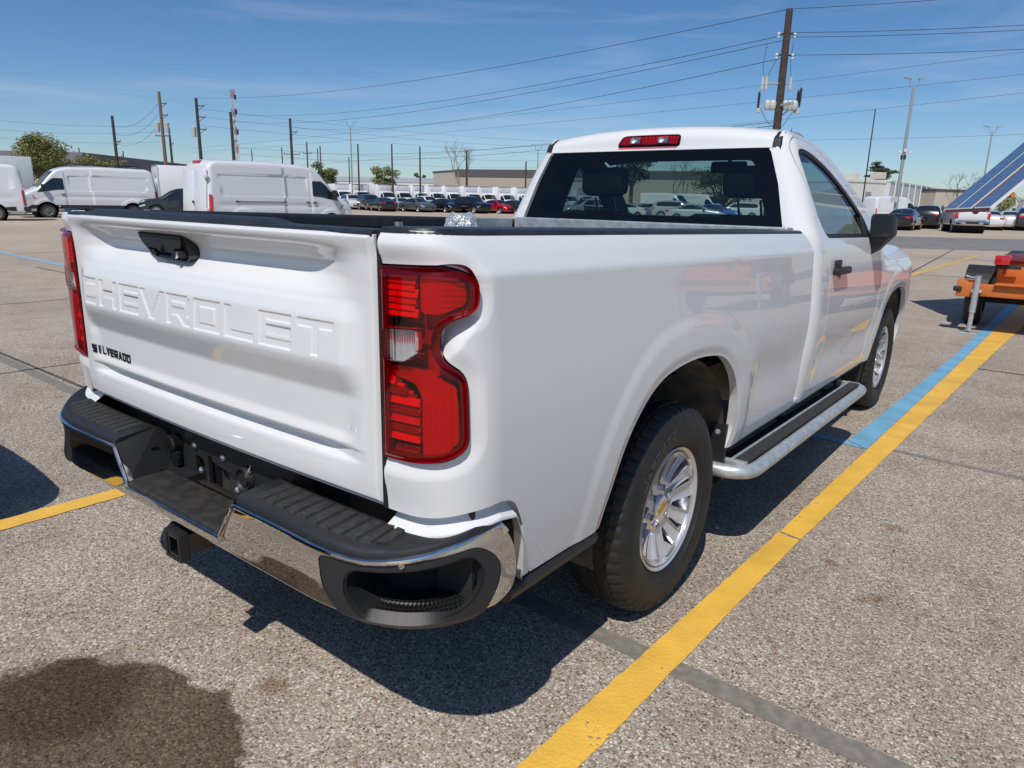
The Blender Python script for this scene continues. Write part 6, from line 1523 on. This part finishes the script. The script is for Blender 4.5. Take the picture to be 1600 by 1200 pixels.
MB().tube([rel(.62, z+.85), rel(.95, z+.60)], .02, 6).build('switch_blade', M_GALV, BP)
MB().tube([rel(.05, z-.45), rel(.55, z-.05)], .03, 6).build('brace', M_GALV, BP)
for x0, z0, x1, z1 in ((-.75, z-.1, -.05, z-.9), (.6, z-.2, .1, z-.95), (-.78, z+1.1, -.75, z+2.3), (.36, z+1.0, .30, z+2.4), (-.62, z+1.0, -.15, z+2.1)):
    MB().tube([rel(x0, z0), rel((x0+x1)/2-.06, (z0+z1)/2-.12), rel(x1, z1)], .010, 5).build('jumper_wire', M_WIRE, BP)
# parking-lot lights
def lamp(px, py, depth, r, label, w=.75, cams=False):
    p = foot(px, py, depth); H = height_at(p, py); root = empty('light_pole', tuple(p))
    MB().lathe([(0, 0), (0, r*1.3), (H-.6, r*.8), (H-.6, 0)], 12, 'z').build('post', M_POLEG, root, smooth=True)
    MB().lathe([(0, 0), (0, .28), (.75, .28), (.75, 0)], 14, 'z').build('base', M_W3, root)
    for s in (-1, 1):
        a = MB(); a.tube([rel(0, H-.62), rel(s*w*.45, H-.60), rel(s*w*.55, H-.15), rel(s*w*.6, H)], .035, 6); arm = a.build('lamp_arm', M_POLEG, root, smooth=True)
        e = MB(); e.add([rel(s*w*.5, H, .14), rel(s*w*.5, H, -.14), rel(s*w*1.35, H+.10, -.14), rel(s*w*1.35, H+.10, .14), rel(s*w*.5, H+.07, .14), rel(s*w*.5, H+.07, -.14), rel(s*w*1.35, H+.16, -.14), rel(s*w*1.35, H+.16, .14)],
              [(0, 1, 2, 3), (7, 6, 5, 4), (0, 4, 5, 1), (1, 5, 6, 2), (2, 6, 7, 3), (3, 7, 4, 0)]); e.build('lamp_head', M_POLEG, arm)
    if cams:
        z = height_at(p, 238)
        MB().tube([rel(-.45, z), rel(.45, z)], .03, 6).build('camera_arm', M_W1, root)
        for x in (-.42, .0, .42): MB().lathe([(-.14, 0), (-.14, .10), (.0, .13), (.08, .10), (.08, 0)], 10, 'z', rel(x, z+(.14 if x == 0 else 0), -.15)).build('security_camera', M_W1, root, smooth=True)
        MB().bbox((-.18, -.12, z-.55), (.18, .12, z-.2), .02).build('junction_box', M_TRIM, root)
        zs_ = height_at(p, 312); MB().bbox((-.36, -.30, zs_-.22), (.36, -.24, zs_+.22), .02, Matrix.Rotation(-YAW*-1, 4, 'Z')).build('sign_plate', M_W1, root)
    return tag(root, label, 'light pole')
lamp(1430, 124, 57, .12, 'tall twin-headed light pole with white security cameras halfway up', .62, True)
lamp(1552, 199, 92, .10, 'more distant twin-headed light pole near the solar panels', .9)
lamp(547, 191, 100, .10, 'slim twin-headed light pole above the car row on the left', .8)
lamp(841, 227, 110, .10, 'slim twin-headed light pole right beside the cab pillar', .8)
Ga = foot(1368, 170, 58); an = empty('antenna_pole', tuple(Ga)); HA = height_at(Ga, 170)
MB().lathe([(0, 0), (0, .06), (HA, .04), (HA, 0)], 8, 'z').build('mast', M_WIRE, an); MB().lathe([(0, 0), (0, .16), (.5, .16), (.5, 0)], 10, 'z').build('base', M_W3, an)
tag(an, 'thin dark antenna pole left of the camera light pole, above the wing mirror', 'antenna')
# lattice tower
Gt = foot(363, 140, 240); lt = empty('lattice_tower', tuple(Gt)); HT = height_at(Gt, 140); w = .75
M_LR, M_LW = mat('tower_red', (.45, .10, .08), .6), mat('tower_white', (.6, .58, .56), .6)
legs = [(w*math.cos(a), w*math.sin(a)) for a in (0.3, 2.4, 4.5)]
nseg = 12
for k in range(nseg):
    q = MB(); z0, z1 = HT*k/nseg, HT*(k+1)/nseg
    for i in range(3):
        a, b_ = legs[i], legs[(i+1) % 3]
        q.tube([(*a, z0), (*a, z1)], .09, 5); q.tube([(*a, z0), (*b_, z1)], .05, 4); q.tube([(*b_, z0), (*a, z1)], .05, 4); q.tube([(*a, z1), (*b_, z1)], .05, 4)
    tag(q.build('tower_section', M_LR if k % 2 else M_LW, lt), kind='stuff')
for z in (.93, .80, .62): MB().lathe([(-.7, 0), (-.7, .35), (.7, .35), (.7, 0)], 8, 'z', (1.3, 0, HT*z)).build('antenna_drum', M_TRIM, lt)
tag(lt, 'red and white lattice radio tower behind the left utility poles', 'radio tower')
# wires
def pt(px, py, depth):
    d = cf+(px-800)/FPX*cR-(py-600)/FPX*cU
    return CAM+depth*d
def on(G, py): return np.array([G[0], G[1], height_at(G, py)])
def wire(a, b_, r, sag, label, group=None):
    a = np.array(a, float); b_ = np.array(b_, float); P_ = []
    for t in np.linspace(0, 1, 25): p = a+(b_-a)*t; p[2] -= sag*4*t*(1-t); P_.append(tuple(p))
    return tag(MB().tube(P_, r, 4, False).build('power_line', M_WIRE), label, 'power line', group)
G1 = 'lines strung from the big pole to the left poles'
for py, q, s in ((14, ('d', 153), 1.0), (54, ('e', 178), 1.2), (62, ('e', 190), 1.2), (90, ('f', 198), 1.3), (190, ('f', 236), .8), (196, ('f', 246), .8)):
    wire(on(bp_p, py), on(pl[q[0]][1], q[1]), .013, s, {14: 'topmost power line running left from the tip of the big utility pole', 54: 'upper line of the close pair running left below the big pole tip', 62: 'lower line of the close pair running left below the big pole tip', 90: 'power line running left from the second insulators of the big pole', 190: 'upper of two lines leaving the big pole just above the cab roof', 196: 'lower of two lines leaving the big pole just above the cab roof'}[py], G1)
G2 = 'lines leaving the big pole to the right'
for py, q in ((14, (1900, -45, 26)), (51, (1900, 18, 26)), (58, (1900, 26, 26)), (86, (1900, 58, 26))):
    wire(on(bp_p, py), pt(*q), .012, .15, {14: 'power line rising right from the very tip of the big utility pole', 51: 'upper line of the close pair running right from the big pole', 58: 'lower line of the close pair running right from the big pole', 86: 'single power line running right from the second insulators of the big pole'}[py], G2)
G3 = 'distant lines crossing the sky'
for a, b_, lb in (((300, 232, 150), (1750, 62, 70), 'highest of three faint far lines rising to the right edge of the sky'), ((300, 238, 150), (1750, 100, 70), 'middle of three faint far lines rising to the right edge of the sky'), ((420, 262, 160), (1750, 128, 70), 'lowest of three faint far lines rising to the right edge of the sky'),
              ((900, 214, 90), (1750, 203, 60), 'nearly level far line right of the cab, below the lamp heads'), ((-100, 176, 85), (250, 196, 84), 'highest far line at the left edge above the leafy tree'), ((-100, 192, 85), (250, 206, 84), 'second far line at the left edge above the leafy tree'),
              ((-100, 203, 85), (250, 222, 84), 'lowest far line at the left edge, over the leafy tree top'), ((312, 170, 80), (900, 222, 130), 'highest far line falling right from the bracket pole'), ((312, 182, 80), (900, 232, 130), 'middle far line falling right from the bracket pole'),
              ((312, 196, 80), (1000, 246, 140), 'lowest far line falling right from the bracket pole'), ((365, 230, 88), (900, 250, 140), 'upper low line passing the pole in front of the lattice tower'), ((365, 240, 88), (860, 262, 140), 'lower low line passing the pole in front of the lattice tower')):
    wire(pt(*a), pt(*b_), .014 if a[2] < 120 else .019, .6, lb, G3)
for a, b_, lb in (((179, 198, 78), (248, 160, 84), 'slack power line looping up from the leaning pole to the transformer pole, topmost'), ((181, 210, 78), (247, 178, 84), 'slack power line looping up from the leaning pole to the transformer pole, middle'), ((183, 225, 78), (247, 195, 84), 'slack power line looping up from the leaning pole to the transformer pole, lowest')):
    wire(pt(*a), pt(*b_), .014, .9, lb)

# ================================================================== TREES
def leaf_mat(name, c):
    return mat(name, c, .75, noise=(1.6, 1.0, tuple(min(1, x*1.9) for x in c)))
M_LEAF1 = leaf_mat('leaf_olive', (.120, .125, .036)); M_LEAF2 = leaf_mat('leaf_green', (.075, .095, .028)); M_PINE = leaf_mat('pine_needles', (.022, .036, .016)); M_OAK = leaf_mat('oak_leaf', (.028, .036, .014))
M_BARK = mat('bark', (.10, .08, .06), .9); M_BARKL = mat('bark_pale', (.26, .22, .18), .9)
def tree(name, px, depth, H, crown_w, crown_h, leaf, label, n=3500, size=.16, blobs=14, seed=0, flat=False, trunk=.14, bark=M_BARK, cat='tree'):
    rg = random.Random(seed+int(px)); root = empty(name, tuple(at(px, depth)))
    zc = H-crown_h*.5; bl = []
    q = MB(); zb = max(.4, H-crown_h)
    q.tube([(0, 0, 0), (.1*trunk, 0, zb*.6), (0, .2*trunk, zb+crown_h*.35)], [trunk*1.2, trunk, trunk*.5], 7)
    for i in range(blobs):
        a = rg.uniform(0, 2*math.pi); rr = math.sqrt(rg.random())*crown_w*.40; t = rg.uniform(-.42, .40)
        w_ = math.sqrt(max(.05, 1-(t*1.9)**2)) if not flat else 1-abs(t)*.6
        c = (rr*w_*math.cos(a), rr*w_*math.sin(a), zc+t*crown_h); R = (crown_w*rg.uniform(.11, .20), crown_h*rg.uniform(.10, .19)*(.55 if flat else 1))
        bl.append((c, R))
        q.tube([(0, 0, zb*.8), (c[0]*.5, c[1]*.5, (zb+c[2])/2), c], [trunk*.5, trunk*.3, trunk*.1], 5, False)
    tr_ = q.build('trunk', bark, root, smooth=True)
    V = []; F = []
    for k in range(n):
        (cx, cy, cz), (R, Rz) = bl[rg.randrange(len(bl))]
        while True:
            u = [rg.gauss(0, .62) for _ in range(3)]
            if u[0]**2+u[1]**2+u[2]**2 < 1.6: break
        p = Vector((cx+u[0]*R, cy+u[1]*R, cz+u[2]*Rz)); s = size*rg.uniform(.6, 1.3)
        d1 = Vector((rg.gauss(0, 1), rg.gauss(0, 1), rg.gauss(0, .7)+.2)).normalized(); d2 = d1.orthogonal().normalized()
        o = len(V); V += [p-d1*s, p+d2*s*.45, p+d1*s, p-d2*s*.45]; F.append((o, o+1, o+2, o+3))
    m_ = bpy.data.meshes.new('crown'); m_.from_pydata([tuple(v) for v in V], [], F); m_.materials.append(leaf)
    link(bpy.data.objects.new('crown', m_), root)
    return tag(root, label, cat)
tree('leafy_tree', 74, 76, 7.3, 5.7, 5.4, M_LEAF1, 'round leafy tree behind the vans at the far left', 9000, .13, 26, 1)
tree('leafy_tree', 505, 150, 8.4, 7.4, 5.6, M_LEAF2, 'small round tree just over the roof of the nearer white van', 3500, .22, 16, 2)
tree('leafy_tree', 601, 132, 7.0, 6.4, 4.6, M_LEAF1, 'small round tree in front of the white shed, pole rising beside it', 3500, .19, 18, 3)
tree('leafy_tree', 655, 200, 8.2, 4.2, 2.6, M_LEAF2, 'tiny treetop peeping over the white shed roof', 1200, .22, 8, 4)
tree('leafy_tree', 158, 128, 7.6, 8.5, 4.0, M_LEAF1, 'yellowish tree in front of the dark brown warehouse', 2600, .2, 16, 5)
tree('leafy_tree', 272, 170, 8.8, 5.5, 4.0, M_LEAF2, 'distant treetop between the transformer pole and the next pole', 1500, .24, 8, 6)
tree('pine_tree', 1366, 185, 13.2, 8.2, 5.2, M_PINE, 'flat-topped pine behind the white warehouse, left of the camera pole', 3200, .24, 15, 7, True, .3)
tree('oak_tree', 1128, 92, 6.2, 9.0, 5.2, M_OAK, 'dark oak seen through the right half of the cab glass', 6000, .16, 24, 8, False, .3)
tree('oak_tree', 985, 70, 7.6, 5.0, 4.2, M_OAK, 'dark-leaved tree top seen through the cab behind the headrest', 2500, .16, 14, 9, False, .2)
tree('leafy_shrub', 1566, 120, 4.2, 5.0, 3.6, M_LEAF1, 'olive shrub between the solar panels and the far white van', 1500, .16, 10, 10)
def bare_tree(px, depth, H, spread, label, seed, trunks=2, bark=M_BARKL, levels=5):
    rg = random.Random(seed); root = empty('bare_tree', tuple(at(px, depth))); q = MB(); tw = MB()
    def br(p, d, L, r, lv):
        e = p+d*L; mid = p+d*L*.5+Vector((rg.gauss(0, .05), rg.gauss(0, .05), 0))*L
        (q if lv > 2 else tw).tube([tuple(p), tuple(mid), tuple(e)], [r, r*.85, r*.62], 5 if lv > 2 else 3, False)
        if lv == 0: return
        for k in range(2 if lv > 2 else 3):
            nd = (d+Vector((rg.gauss(0, spread), rg.gauss(0, spread), rg.gauss(.12, .3)))).normalized()
            br(e if k < 2 else mid, nd, L*rg.uniform(.62, .84), r*.60, lv-1)
    for t in range(trunks):
        br(Vector((t*1.3*cr[0], t*1.3*cr[1], 0)), Vector((rg.gauss(0, .10)+(.16 if t else -.1)*cr[0], rg.gauss(0, .1), 1)).normalized(), H*.30, H*.018, levels)
    q.build('trunk', bark, root, smooth=True); tag(tw.build('twigs', bark, root), kind='stuff')
    return tag(root, label, 'tree')
bare_tree(716, 140, 13.5, .42, 'tall leafless pale tree with two stems in front of the tan warehouse', 3)
bare_tree(1500, 150, 9.5, .55, 'wide leafless tree between the tan building and the solar panels', 5, 3, M_BARK, 6)
bare_tree(1050, 100, 7.4, .48, 'leafless tree seen through the middle of the cab glass', 8, 2, M_BARK, 6)
bare_tree(1334, 112, 4.6, .5, 'small leafless tree beside the cab pillar at the white warehouse', 11, 1, M_BARK, 5)
